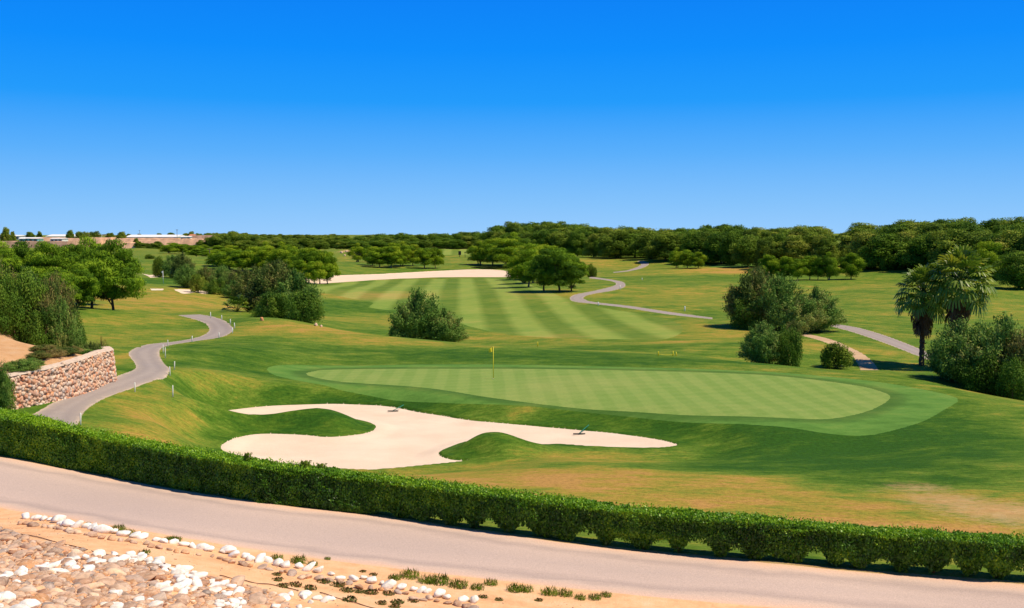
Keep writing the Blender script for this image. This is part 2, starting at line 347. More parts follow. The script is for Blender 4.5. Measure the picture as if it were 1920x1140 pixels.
LUSH = (0.032, 0.098, 0.010); MID = (0.130, 0.205, 0.024); DRY = (0.41, 0.25, 0.062); TAN = (0.45, 0.255, 0.075); SOIL = (0.86, 0.50, 0.275)
def grass(name, kind):
    t = NT(name, .95, .06)
    pw = t.mapv(t.pos, (1, 1, 0))
    dry = t.attr("dry"); soil = t.attr("soil")
    n1 = t.noise(t.mapv(t.pos, (.10, .13, 0)), 1, 5, .6, .6); n2 = t.noise(t.mapv(t.pos, (.45, .8, 0), .3), 1, 6, .66, .3); n3 = t.noise(pw, 5.0, 4, .7)
    nf = t.noise(t.mapv(t.pos, (1.3, 4.5, 0), .45), 1, 6, .8, .4)
    if kind == 'rough':
        v = t.math('ADD', dry, t.math('MULTIPLY', t.math('SUBTRACT', n1, .5), 1.05))
        v = t.math('ADD', v, t.math('MULTIPLY', t.math('SUBTRACT', n2, .5), 1.2))
        v = t.math('ADD', v, t.math('MULTIPLY', t.math('SUBTRACT', nf, .5), 1.05))
        c = t.ramp(v, [(.0, LUSH), (.24, (.068, .145, .013)), (.46, MID), (.66, (.245, .240, .034)), (.82, (.355, .26, .045)), (.92, DRY), (1.0, TAN)])
    elif kind == 'fairway':
        xyz = t.sep(t.pos)
        q = t.math('MULTIPLY', t.math('ADD', xyz[0], t.math('MULTIPLY', xyz[1], .052)), 2 * math.pi / 7.4)
        q = t.math('ADD', q, t.math('MULTIPLY', n1, .5))
        st = t.math('MULTIPLY_ADD', t.math('SINE', q), t.math('MULTIPLY_ADD', n1, 1.3, .25), .5, clamp=True)
        v = t.math('ADD', t.math('MULTIPLY', dry, .9), t.math('MULTIPLY', t.math('SUBTRACT', n2, .5), .8))
        v = t.math('ADD', v, t.math('MULTIPLY', t.math('SUBTRACT', n1, .5), .9))
        lt = t.ramp(v, [(.1, (.15, .26, .04)), (.5, (.25, .31, .06)), (.85, (.40, .32, .09))])
        dk = t.ramp(v, [(.1, (.06, .145, .015)), (.5, (.15, .215, .03)), (.85, (.31, .235, .055))])
        c = t.mix(st, dk, lt)
    elif kind == 'green':
        xyz = t.sep(t.pos)
        def stripe(k, per, ph=0.):
            q = t.math('MULTIPLY', t.math('ADD', xyz[0], t.math('MULTIPLY', xyz[1], k)), 2 * math.pi / per)
            return t.math('MULTIPLY_ADD', t.math('SINE', t.math('ADD', q, t.math('MULTIPLY', n1, .8))), 1.6, .5, clamp=True)
        a = stripe(.03, 1.5); b = stripe(-2.6, 3.6)
        st = t.math('ADD', t.math('MULTIPLY_ADD', a, .34, .12), t.math('MULTIPLY', b, .16))
        st = t.math('ADD', st, t.math('MULTIPLY', t.math('SUBTRACT', n2, .5), .9))
        c = t.ramp(st, [(.0, (.165, .265, .055)), (.45, (.205, .295, .070)), (1.0, (.26, .325, .082))])
        c = t.mix(t.math('MULTIPLY', t.ramp(n1, [(.5, 0.0), (.75, 1.0)]), .5), c, (.34, .35, .11))
    else:  # collar
        v = t.math('ADD', t.math('MULTIPLY', n2, .9), t.math('MULTIPLY', dry, .25))
        c = t.ramp(v, [(.25, (.062, .155, .024)), (.5, (.105, .225, .040)), (.8, (.19, .275, .055))]); c = t.mix(1.0, c, t.ramp(t.math('ADD', t.attr('edge'), t.math('MULTIPLY', t.math('SUBTRACT', n2, .5), .5)), [(.1, .66), (.40, .74), (.75, 1.0)]), 'MULTIPLY')
    n4 = t.noise(pw, 17.0, 4, .8)
    c = t.mix(1.0, c, t.ramp(t.math('MULTIPLY_ADD', t.math('SUBTRACT', t.math('ADD', n3, n4), 1.0), 1.1 if kind == 'rough' else .45, .5), [(0.1, .40), (.45, .92), (.6, 1.08), (.95, 1.45)]), 'MULTIPLY')
    ns = t.noise(pw, 1.2, 5, .7)
    fl = t.noise(t.mapv(t.pos, (2.4, 6.5, 0), .5), 1, 5, .8, .5)
    sf = t.math('ADD', soil, t.math('MULTIPLY', t.math('SUBTRACT', fl, .5), 1.7)); sb = t.ramp(t.math('MULTIPLY', soil, .5), [(.72, (.70, .70, .66)), (.85, 1.0)])
    sf = t.math('MULTIPLY', t.math('MULTIPLY', t.ramp(sf, [(.45, 0.), (.75, 1.)]), t.math('MULTIPLY', soil, .75, clamp=True)), t.math('GREATER_THAN', soil, .02))
    sc = t.ramp(ns, [(.25, (.66, .34, .17)), (.5, SOIL), (.75, (.88, .60, .40))])
    c = t.mix(sf, c, t.mix(1.0, sc, sb, 'MULTIPLY'))
    t.col(c)
    hb = t.noise(pw, 9.0, 5, .8)
    if kind == 'rough': t.bump(t.math('ADD', hb, n2), .55, .10)
    elif kind == 'fairway': t.bump(n2, .3, .08)
    else: t.bump(hb, .3, .02)
    return t.m
M = {}
M['rough'] = grass('grass_rough', 'rough'); M['fairway'] = grass('grass_fairway', 'fairway'); M['green'] = grass('grass_green', 'green'); M['collar'] = grass('grass_collar', 'collar')
def sandmat(name, a, b, sc=1.0):
    t = NT(name, .95, .1); n1 = t.noise(t.mapv(t.pos, (.35, .5, 0)), sc, 5, .6); n2 = t.noise(t.pos, 14 * sc, 4, .7)
    v = t.math('ADD', t.math('MULTIPLY', n1, .7), t.math('MULTIPLY', n2, .3)); t.col(t.ramp(v, [(.32, a), (.66, b)]))
    t.bump(t.math('ADD', t.noise(t.mapv(t.pos, (.8, 7, 0), .5), 2.5, 4, .6, .6), n2), .6, .035); return t.m
M['sand'] = sandmat('bunker_sand', (.70, .54, .415), (.82, .66, .525)); M['farsand'] = sandmat('far_sand', (.70, .51, .38), (.80, .62, .49))
def roadmat():
    t = NT('asphalt_road', .9, .2); xyz = t.sep(t.pos)
    e = t.attr("edge"); n1 = t.noise(t.mapv(t.pos, (.35, 1.5, 0), .42), 1.2, 5, .6); n2 = t.noise(t.pos, 30, 3, .8); n3 = t.noise(t.pos, .7, 4, .6)
    v = t.math('ADD', e, t.math('MULTIPLY', t.math('SUBTRACT', n1, .5), .42)); v = t.math('ADD', v, t.math('MULTIPLY', t.math('SUBTRACT', n3, .5), .25))
    c = t.ramp(v, [(0.0, (.74, .48, .33)), (.09, (.68, .47, .37)), (.24, (.60, .45, .38)), (.38, (.46, .355, .32)), (.60, (.56, .43, .38)), (1.0, (.52, .405, .365))])
    c = t.mix(1.0, c, t.ramp(n2, [(.3, .78), (.7, 1.12)]), 'MULTIPLY')
    cr = t.vor(t.mapv(t.pos, (1, 1, 0)), .55, "Distance"); t.col(c); t.bump(n2, .25, .01); return t.m
M['road'] = roadmat()
def pathmat():
    t = NT('cart_path_asphalt', .9, .2); e = t.attr("edge"); n1 = t.noise(t.pos, 1.5, 5, .65); n2 = t.noise(t.pos, 14, 3, .8)
    v = t.math('ADD', e, t.math('MULTIPLY', t.math('SUBTRACT', n1, .5), .5))
    c = t.ramp(v, [(0., (.50, .40, .31)), (.12, (.36, .30, .265)), (.4, (.31, .262, .245)), (.7, (.36, .305, .28)), (1, (.33, .28, .26))])
    c = t.mix(1.0, c, t.ramp(n2, [(.3, .85), (.7, 1.1)]), 'MULTIPLY'); t.col(c); t.bump(n2, .2, .01); return t.m
M['path'] = pathmat()
M['dirt'] = sandmat('dirt_track', (.42, .28, .16), (.60, .42, .27)); M['bank'] = sandmat('sandy_bank', (.70, .42, .24), (.86, .60, .41), .8)

# ------------------------------------------------------------------ build the ground grid
def build_ground(q=1.0):
    step = 0.00085 / q
    az = np.arange(-0.53, 0.53 + step, step)
    side = 0.53 + np.cumsum(np.geomspace(.004, .25, 42)); side = side[side < math.pi]
    az = np.concatenate([-side[::-1], az, side])
    az = np.concatenate([az, [az[0] + 2 * math.pi]])
    r = [1.0]
    while r[-1] < 12000:
        d = r[-1]
        s = .5 if d < 10 else .045 if d < 34 else .13 if d < 64 else .19 if d < 90 else .5 if d < 140 else .75 if d < 330 else d / 130
        r.append(d + s / q)
    r = np.array(r); A_, R_ = np.meshgrid(az, r, indexing='ij')
    # move grid rows onto the outlines, so that every edge is clean
    for P in (ROADP, BUNK, COLLAR, GREEN, FAIR, FAIR2, TEEG, PATHL, PATHM, PATHU, PATHR, TRACK, FARB['a'][0], FARB['b'][0], FARB['c'][0], FARB['d'][0]):
        pa = np.arctan2(P[:, 0], P[:, 1]); pr = np.hypot(P[:, 0], P[:, 1])
        for k in range(len(P)):
            a1, r1, a2, r2 = pa[k], pr[k], pa[(k + 1) % len(P)], pr[(k + 1) % len(P)]
            if a1 > a2: a1, r1, a2, r2 = a2, r2, a1, r1
            i0, i1 = np.searchsorted(az, a1), np.searchsorted(az, a2)
            if i1 <= i0: continue
            rc = r1 + (r2 - r1) * (az[i0:i1] - a1) / (a2 - a1); j = np.clip(np.searchsorted(r, rc), 1, len(r) - 2); j = np.where(rc - r[j - 1] < r[j] - rc, j - 1, j)
            R_[np.arange(i0, i1), j] = rc
    X = (np.sin(A_) * R_); Y = (np.cos(A_) * R_)
    na, nr = X.shape; x = X.ravel(); y = Y.ravel()
    z = H(x, y)
    return x, y, z, na, nr
GX, GY, GZ, NA, NR = build_ground(GQ)
idx = np.arange(NA * NR).reshape(NA, NR)
QF = np.stack([idx[:-1, :-1], idx[:-1, 1:], idx[1:, 1:], idx[1:, :-1]], -1).reshape(-1, 4)[:, ::-1]
QF = QF[:, ::-1].copy()
fx = GX[QF].mean(1); fy = GY[QF].mean(1)
cls = np.zeros(len(QF), np.int8)
def classify(P, code, only=None):
    b = (P[:, 0].min(), P[:, 0].max(), P[:, 1].min(), P[:, 1].max())
    m = np.where((fx > b[0]) & (fx < b[1]) & (fy > b[2]) & (fy < b[3]))[0]
    ins = polyin(P, fx[m], fy[m]); mm = m[ins]
    if only is not None: mm = mm[np.isin(cls[mm], only)]
    cls[mm] = code
classify(FAIR, 1); classify(FAIR2, 14); classify(TEEG, 16); classify(COLLAR, 3); classify(GREEN, 2)
classify(PATHL, 5); classify(PATHM, 6); classify(PATHU, 7); classify(PATHR, 8); classify(TRACK, 9)
classify(BUNK, 4); classify(ROADP, 10)
classify(FARB['a'][0], 11); classify(FARB['b'][0], 12); classify(FARB['c'][0], 13); classify(FARB['d'][0], 15)
# ---- attributes
dry = np.full(len(GX), .44); soil = np.zeros(len(GX))
BL = [ # px,py,rx,ry (px), dry value, strength
 (1000,900,260,34,.92,1),(800,890,120,16,.95,1),(1250,940,260,26,.98,1),(1560,960,140,30,.95,1),(1060,862,160,18,.85,1),(1200,900,260,26,.90,1),(1700,985,150,14,1.05,1),
 (1400,868,170,30,.12,1),(1560,850,170,34,-.05,1),(1700,830,160,40,.02,1),(1780,790,120,40,.05,1),(1880,790,60,50,.45,.8),(1850,880,120,44,.22,1),(1620,905,120,16,.22,.9),(1330,850,60,14,.3,.8),
 (1750,935,130,28,.66,.9),(1900,945,150,36,.66,.9),
 (1500,850,110,22,-.15,1),(1620,870,110,18,-.1,1),(600,748,240,9,-.05,1),(1000,790,200,10,-.02,1),(1250,810,120,10,-.05,1),(500,700,70,12,.16,1),(560,672,140,6,.2,.9),(1820,740,60,8,.3,1),(1100,674,300,6,.10,1),(600,750,260,14,.06,1),(900,775,120,14,.22,1),(1130,800,150,20,.10,1),(1300,815,60,20,.25,1),(970,768,50,7,.8,.8),(880,778,50,10,.45,.6),(1150,790,60,10,.4,.5),
 (600,800,90,14,.15,1),(1300,810,90,14,.08,1),(1100,790,120,10,.06,1),(480,803,60,8,.22,1),(920,845,70,18,.28,1),(400,805,45,26,.18,.9),(370,835,70,14,.35,.8),
 (260,790,70,24,.86,1),(330,840,60,12,.85,.8),(300,760,60,14,.62,.8),(215,785,40,7,.08,1),(330,722,60,12,.66,.8),(380,700,80,12,.6,.8),(420,755,60,10,.30,.9),(430,725,70,7,.62,.8),
 (420,668,90,6,.22,.7),(340,650,60,6,.15,.6),(480,640,120,10,.40,.8),(560,615,120,6,.78,.9),(700,640,110,5,.78,.9),(640,665,160,12,.22,.9),(900,665,260,9,.12,.9),(1200,676,200,7,.15,.8),(1500,695,140,5,.45,.8),(850,649,60,3,.7,.8),(320,685,14,12,.1,.9),
 (1700,722,160,4,.5,.8),(1850,745,60,6,.5,.6),
 (230,640,60,14,.62,.9),(230,675,24,16,.85,.9),(120,765,60,9,.35,.8),(200,712,60,6,.35,.8),(250,610,80,12,.55,.9),(330,615,50,8,.38,.8),(300,562,130,14,.80,.9),(350,548,100,8,.68,.8),(270,527,80,8,.15,.9),(210,600,60,8,.7,.8),
 (320,500,90,14,.45,.8),
 (1000,642,160,6,.50,.8),(1150,652,200,6,.30,.7),(1330,620,120,14,.66,.8),(1250,642,120,4,.72,.8),(700,600,100,10,.70,.7),(620,585,60,8,.35,.8),(690,620,80,6,.3,.8),(960,634,120,4,.8,.8),
 (680,556,90,5,.82,.8),(640,575,90,7,.15,.8),(760,568,100,5,.3,.8),(620,545,60,5,.5,.8),(700,550,90,3,.9,.7),
 (1300,560,160,12,.58,.8),(1200,550,80,6,.62,.8),(1290,575,120,4,.5,.7),(1120,495,60,10,.72,.8),(1100,480,50,5,.4,.7),(1180,515,90,5,.62,.7),(1300,520,140,6,.35,.7),(1400,507,100,5,1.0,.9),(1380,547,120,5,.75,.8),(1050,552,70,5,.75,.8),(1040,528,60,5,.5,.8),
 (1650,540,140,8,.55,.7),(1600,565,140,5,.5,.7),(1700,590,140,9,.52,.7),(1880,585,90,10,.62,.8),(1640,505,50,6,.5,.8),(1640,612,100,7,.4,.7),(1560,650,60,10,.62,.8),(1650,665,60,10,.6,.7),(1450,640,60,10,.6,.6),
 (700,500,120,8,.45,.8),(700,490,100,5,.6,.7),(860,490,60,6,.55,.8),(650,480,40,4,.6,.6),(850,510,60,3,.35,.5)]
bx = march([b[0] for b in BL], [b[1] for b in BL], base)
wsum = np.full(len(GX), 0.35); vs = dry * 0.35
for (px, py, rx, ry, val, st), p in zip(BL, bx):
    d = p[1]; rxm = rx * d / F
    q1 = d / max(-p[2], 1.0) ; rym = ry * d / F * min(q1, 14)
    sel = np.where((np.abs(GX - p[0]) < 3 * rxm) & (np.abs(GY - p[1]) < 3 * rym))[0]
    g = np.exp(-.8 * (((GX[sel] - p[0]) / rxm) ** 2 + ((GY[sel] - p[1]) / rym) ** 2)) * st * 2.0
    g = g ** 1.3
    wsum[sel] += g; vs[sel] += g * val
dry = vs / wsum
SB = [(1880,960,210,50,.84),(1780,940,140,44,.80),(1720,915,110,26,.70),(1700,985,80,8,.5),(1640,920,80,12,.5),(1640,985,30,4,.6),(1000,768,24,4,.35),(950,1000,300,6,.5),(1400,506,60,4,.5),(1440,500,30,5,.8),(60,640,1,1,0),(790,484,25,4,.8),(655,470,22,8,1.),(300,470,120,6,.5),(930,500,60,4,.5)]
sx = march([b[0] for b in SB], [b[1] for b in SB], base)
for (px, py, rx, ry, val), p in zip(SB, sx):
    d = p[1]; rxm = rx * d / F; rym = ry * d / F * min(d / max(-p[2], 1.0), 14)
    sel = np.where((np.abs(GX - p[0]) < 3 * rxm) & (np.abs(GY - p[1]) < 3 * rym))[0]
    g = np.exp(-(((GX[sel] - p[0]) / rxm) ** 2 + ((GY[sel] - p[1]) / rym) ** 2)) * val
    soil[sel] = np.maximum(soil[sel], g)
# raised sandy bank, sandy verge and slope on the near side of the road, far farmland
m = np.where((GX > _bb[0]) & (GX < _bb[1]) & (GY > _bb[2]) & (GY < _bb[3]))[0]
soil[m] = np.where(polyin(BANKP, GX[m], GY[m]) & (segdist(WALL, GX[m], GY[m], False) > .1), 1.3 * sstep(0, 2.5, segdist(BREAR, GX[m], GY[m], False)), soil[m])
near = np.where((GY < 40) & (GY > -50))[0]; rc = np.polyfit(ROADP[:, 0], ROADP[:, 1], 3)
m = near[(np.abs(GX[near]) < 30)]; nr_ = polyin(np.vstack([ROADP[len(ROADP)//2:][::-1], [[-30, -20], [30, -20]]])[[*range(len(ROADP)//2), -1, -2]], GX[m], GY[m])
UP = ROADP[:len(ROADP)//2]; LOW = ROADP[len(ROADP)//2:][::-1]
ylow = np.interp(GX[near], LOW[:, 0], LOW[:, 1]); yup = np.interp(GX[near], UP[:, 0], UP[:, 1])
soil[near] = np.where(GY[near] < ylow + .3, 2.0, soil[near])
dv = GY[near] - yup; soil[near] = np.where((dv > -.3) & (dv < .22), np.maximum(soil[near], .9), soil[near])
rr = np.hypot(GX, GY); far = rr > 380
dry = np.where(far & (GX < 0), np.maximum(dry, .5), dry)
# edge distance for road / paths
def edgeattr(P, wd):
    e = np.zeros(len(GX)); b = (P[:, 0].min()-.5, P[:, 0].max()+.5, P[:, 1].min()-.5, P[:, 1].max()+.5)
    m = np.where((GX > b[0]) & (GX < b[1]) & (GY > b[2]) & (GY < b[3]))[0]
    e[m] = np.clip(segdist(P, GX[m], GY[m]) / wd, 0, 1) * polyin(P, GX[m], GY[m]); return e
# road: coordinate across, 0 at lower or upper edge
edge = edgeattr(ROADP, 1.6)
for P in (PATHL, PATHM, PATHU, PATHR): edge = np.maximum(edge, edgeattr(P, 1.3))
m = np.where((GX > COLLAR[:, 0].min() - 1) & (GX < COLLAR[:, 0].max() + 1) & (GY > COLLAR[:, 1].min() - 1) & (GY < COLLAR[:, 1].max() + 1))[0]
edge[m] = np.where(polyin(COLLAR, GX[m], GY[m]), np.clip(segdist(GREEN, GX[m], GY[m]) / 1.6, 0, 1), edge[m])
m = polyin(TEEG, GX, GY); edge[m] = 1.0
V3 = np.stack([GX, GY, GZ], 1)
def part_of(codes, name, mat, lab, kind='structure', attrs=('dry', 'soil')):
    f = QF[np.isin(cls, codes)]
    if not len(f): return
    u, inv = np.unique(f, return_inverse=True); at_ = {}
    src = {'dry': dry, 'soil': soil, 'edge': edge}
    for a in attrs: at_[a] = ('POINT', src[a][u])
    o = link(name, mesh_np(name, V3[u], inv.reshape(f.shape), mat, True, at_)); tag(o, lab, kind=kind); return o
part_of([0], 'ground', M['rough'], 'rolling rough grass of the golf course, part green and part sunburnt')
part_of([1], 'fairway', M['fairway'], 'striped mown fairway in the valley beyond the green')
part_of([14], 'fairway', M['fairway'], 'small striped fairway far off below the treeline')
part_of([2], 'putting_green', M['green'], 'pale smooth putting green with the yellow flag')
part_of([3], 'green_collar', M['collar'], 'bright green collar mown around the putting green', attrs=('dry', 'soil', 'edge'))
part_of([16], 'tee', M['collar'], 'far mown tee below the dark pines', attrs=('dry', 'soil', 'edge'))
part_of([4], 'sand_bunker', M['sand'], 'large winding pale sand bunker in front of the green', attrs=())
part_of([5], 'cart_path', M['path'], 'winding asphalt cart path past the stone wall', attrs=('edge',))
part_of([6], 'cart_path', M['path'], 'cart path bending around the valley fairway', attrs=('edge',))
part_of([7], 'cart_path', M['path'], 'short far curve of cart path below the treeline', attrs=('edge',))
part_of([8], 'cart_path', M['path'], 'straight cart path running behind the palms', attrs=('edge',))
part_of([9], 'dirt_track', M['dirt'], 'bare dirt track beside the small round shrub', attrs=())
part_of([10], 'road', M['road'], 'dusty grey road in front of the clipped hedge', attrs=('edge',))
part_of([11], 'sand_bunker', M['farsand'], 'long pale waste bunker across the far end of the striped fairway', attrs=())
part_of([12], 'sand_bunker', M['sand'], 'small bunker on the left lawn beyond the cart path', attrs=())
part_of([13], 'sand_bunker', M['sand'], 'farthest small bunker beside the distant left green', attrs=())
part_of([15], 'sand_bunker', M['sand'], 'tiny sliver of bunker right of the leaning pines', attrs=())
# ------------------------------------------------------------------ foliage
def leafmat(name, cols, trans=.25, rough=.7, spec=.10, obj_var=.35):
    """colour from the per-leaf 'tint' attribute, shifted a little per plant"""
    t = NT(name, rough, spec); a = t.attr("tint"); r = t.rnd()
    v = t.math('ADD', a, t.math('MULTIPLY', t.math('SUBTRACT', r, .5), obj_var), clamp=True)
    k = len(cols) - 1; c = t.ramp(v, [(i / k, c_) for i, c_ in enumerate(cols)]); t.col(c)
    if trans:
        tr = t.n("ShaderNodeBsdfTranslucent"); t.l(c, tr.inputs[0]); ms = t.n("ShaderNodeMixShader"); ms.inputs[0].default_value = trans
        out = t.t.nodes["Material Output"]; t.l(t.b.outputs[0], ms.inputs[1]); t.l(tr.outputs[0], ms.inputs[2]); t.l(ms.outputs[0], out.inputs[0])
    return t.m
M['pine'] = leafmat('pine_needles', [(0.054, 0.119, 0.006), (0.112, 0.220, 0.009), (0.187, 0.311, 0.011), (0.280, 0.395, 0.014), (0.373, 0.441, 0.026)])
M['darkpine'] = leafmat('dark_pine_needles', [(0.043, 0.089, 0.011), (0.091, 0.160, 0.014), (0.143, 0.225, 0.018), (0.225, 0.308, 0.029), (0.333, 0.344, 0.050)])
M['layerpine'] = leafmat('layered_pine_needles', [(0.043, 0.102, 0.008), (0.087, 0.185, 0.010), (0.152, 0.278, 0.013), (0.232, 0.370, 0.017), (0.319, 0.463, 0.028)])
M['midpine'] = leafmat('forest_pine_needles', [(0.044, 0.106, 0.010), (0.083, 0.166, 0.012), (0.127, 0.227, 0.015), (0.178, 0.287, 0.022), (0.240, 0.316, 0.044)])
M['olive'] = leafmat('feathery_shrub_leaves', [(0.040, 0.110, 0.018), (0.091, 0.198, 0.030), (0.155, 0.276, 0.044), (0.227, 0.342, 0.068), (0.346, 0.331, 0.089)], .2)
M['brownish'] = leafmat('browned_shrub_leaves', [(0.044, 0.093, 0.016), (0.093, 0.150, 0.027), (0.151, 0.197, 0.041), (0.226, 0.219, 0.060), (0.326, 0.236, 0.080)], .2)
M['glossy'] = leafmat('glossy_shrub_leaves', [(0.029, 0.075, 0.007), (0.061, 0.141, 0.012), (0.110, 0.215, 0.018), (0.171, 0.281, 0.029), (0.269, 0.330, 0.034)], .25, .6, .12)
M['hedge'] = leafmat('hedge_leaves', [(0.025, 0.079, 0.005), (0.057, 0.169, 0.009), (0.100, 0.258, 0.012), (0.171, 0.356, 0.013), (0.340, 0.536, 0.016)], .25, .45, .35, 0)
M['weed'] = leafmat('weed_leaves', [(0.068, 0.121, 0.012), (0.135, 0.202, 0.019), (0.225, 0.282, 0.029)], .25)
M['dryweed'] = leafmat('dry_brush_leaves', [(.12, .13, .03), (.22, .20, .05), (.34, .27, .09), (.45, .33, .15)], .25)
M['redweed'] = leafmat('succulent_leaves', [(.05, .10, .02), (.08, .12, .025), (.25, .09, .04)], .1)
M['frond'] = leafmat('palm_frond', [(0.053, 0.111, 0.011), (0.106, 0.194, 0.016), (0.191, 0.283, 0.023), (0.404, 0.387, 0.030)], .3, .4, .4, .1)
M['deadfrond'] = leafmat('dead_palm_frond', [(.075, .035, .02), (.13, .07, .04), (.24, .15, .09)], .1, .8, .1, 0)
M['bark'] = flat('bark', (.11, .065, .04), .95, .05, .45, 6); M['greybark'] = flat('grey_bark', (.20, .15, .11), .95, .05, .35, 8)
M['palmbark'] = flat('palm_bark', (.13, .075, .05), .95, .05, .5, 9)
def unit(v): return v / np.maximum(np.linalg.norm(v, axis=1, keepdims=True), 1e-9)
def leaves_np(P, N, U, ln, wd, rng, jit=.5):
    """rhombic leaves at P, lying across normal N, growing along U"""
    k = len(P); N = unit(N + rng.normal(0, jit, (k, 3))); U = U + rng.normal(0, .35, (k, 3)); U = unit(U - N * (U * N).sum(1, keepdims=True)); S = np.cross(N, U)
    ln = np.broadcast_to(ln, k) * rng.uniform(.7, 1.3, k); wd = np.broadcast_to(wd, k) * rng.uniform(.7, 1.3, k)
    L = ln[:, None]; W = wd[:, None]
    V = np.stack([P - U * L * .5, P + S * W * .5, P + U * L * .5 + N * L * .06, P - S * W * .5], 1).reshape(-1, 3)
    return V, np.arange(k * 4).reshape(k, 4)
def crown_mesh(name, lobes, mat, seed, per, ln, wd, up=.5, jit=.5, inner=.25, squash=1.0, flatbot=.35, tintdir=.0):
    """lobes: (x,y,z,r) ; leaves on lobe shells"""
    rng = np.random.default_rng(seed); L = np.array(lobes, float); area = L[:, 3] ** 2
    cnt = np.maximum((per * area / area.mean()).astype(int), 8); li = np.repeat(np.arange(len(L)), cnt); k = len(li)
    D = unit(rng.normal(0, 1, (k, 3))); D[:, 2] = np.where(D[:, 2] < -flatbot, -D[:, 2] * .6, D[:, 2]); D = unit(D)
    rad = np.where(rng.random(k) < inner, rng.uniform(.35, .85, k), rng.normal(.97, .10, k))
    # lumpy shell
    lump = 1 + .16 * np.sin(D[:, 0] * 5 + li) * np.sin(D[:, 1] * 6 + li * 2.1) + .10 * np.sin(D[:, 2] * 9 + li)
    P = L[li, :3] + D * np.array([1, 1, squash]) * (L[li, 3] * rad * lump)[:, None]
    tl = rng.uniform(.15, .85, len(L)); t = tl[li] + rng.normal(0, .13, k) + tintdir * D[:, 2]
    V, Fq = leaves_np(P, D, D * .35 + np.array([0, 0, up]), ln, wd, rng, jit)
    return mesh_np(name, V, Fq, mat, False, {'tint': ('FACE', np.clip(t, 0, 1))})
def limb(mb, a, b, r0, r1, rng, n=5, sides=6, bow=.12):
    a = np.array(a, float); b = np.array(b, float); L = np.linalg.norm(b - a); P = []
    o = rng.normal(0, bow * L * .5, 3)
    for i in range(n):
        t = i / (n - 1); P.append(a + (b - a) * t + o * math.sin(math.pi * t))
    mb.tube(P, [r0 + (r1 - r0) * i / (n - 1) for i in range(n)], sides); return P
def pine_proto(seed, h=8.0, rx=3.6, crown_lo=.30, mat='pine', per=300, trunks=1, lean=.3, nl=46, ln=.30, wd=.10, sq=.92, rk=1.0):
    """broad domed pine: lobes fill a dome whose underside is nearly level"""
    rng = np.random.default_rng(seed); lob = []; zl = h * crown_lo; hz = h - zl; ph = rng.uniform(0, 6.3, 3)
    for i in range(nl):
        th = i * 2.39996 + rng.normal(0, .25); v = (i + .5) / nl; zf = v ** .85
        prof = math.sqrt(max(0, 1 - (abs(zf - .30) / (.72 if zf > .30 else .55)) ** 2.2)); q = rng.uniform(.55, .80) if i % 5 else rng.uniform(0, .4)
        wob = 1 + .13 * math.sin(2 * th + ph[0]) + .10 * math.sin(3 * th + ph[1]); rr = rng.uniform(.28, .46) * rx * rk
        lob.append((rx * wob * prof * q * math.cos(th), rx * wob * prof * q * math.sin(th), zl + rr * .55 + (hz - rr * 1.35) * zf + rng.normal(0, .03 * h), rr))
    k0 = rng.uniform(0, 6.28)
    lob = [(x, y, z + .05 * h * math.sin(math.atan2(y, x) * 2 + k0) * (z > h * .6) - (.06 * h if rng.random() < .25 else 0), r) for x, y, z, r in lob]
    for _ in range(4):
        th = rng.uniform(0, 6.28); lob.append((rx * .86 * math.cos(th), rx * .86 * math.sin(th), rng.uniform(.30, .72) * h, .22 * rx))
    cm = crown_mesh('pine_crown', lob, M[mat], seed, per, ln, wd, up=.55, jit=.42, squash=sq, flatbot=.7)
    mb = MB()
    for k in range(trunks):
        bx_ = rng.normal(0, .5 if trunks > 1 else 0, 2); top = (rng.normal(0, lean), rng.normal(0, lean), h * (crown_lo + .25))
        P = limb(mb, (bx_[0], bx_[1], -.4), top, .024 * h, .014 * h, rng, 6, 8, .10)
        for j in range(9):
            q = lob[rng.integers(len(lob))]; s0 = P[rng.integers(2, 6)]; limb(mb, s0, q[:3], .010 * h, .003 * h, rng, 4, 5, .15)
    return [('crown', cm), ('trunk', mb.mesh('pine_trunk', M['greybark' if mat == 'pine' else 'bark'], True))]
def shrub_proto(seed, h=4.0, rx=2.6, mat='olive', per=380, nl=34, ln=.26, wd=.07, up=1.3, top=1.0, ell=.28, stems=7):
    """rounded bush from the ground up, plumes pointing up"""
    rng = np.random.default_rng(seed); lob = []; ph = rng.uniform(0, 6.3, 3)
    for i in range(nl):
        th = rng.uniform(0, 2 * math.pi); zf = rng.uniform(.08, .88); wob = 1 + .2 * math.sin(2 * th + ph[0]) + .12 * math.sin(3 * th + ph[1])
        prof = math.sin(math.pi * min(1, (zf * .80 + .16))) ** .6
        q = rng.uniform(.3, .85); lob.append((rx * wob * prof * q * math.cos(th), rx * wob * prof * q * math.sin(th), h * zf * (1 - .25 * q * q * top), rng.uniform(.7, 1.25) * ell * rx))
    cm = crown_mesh('shrub_foliage', lob, M[mat], seed, per, ln, wd, up=up, jit=.5, inner=.3, squash=1.15, flatbot=.6)
    mb = MB()
    for j in range(stems):
        q = lob[rng.integers(len(lob))]; limb(mb, (rng.normal(0, .12 * rx), rng.normal(0, .12 * rx), -.3), q[:3], .016 * h + .02, .006 * h, rng, 5, 5, .2)
    return [('foliage', cm), ('stem', mb.mesh('shrub_stems', M['bark'], True))]
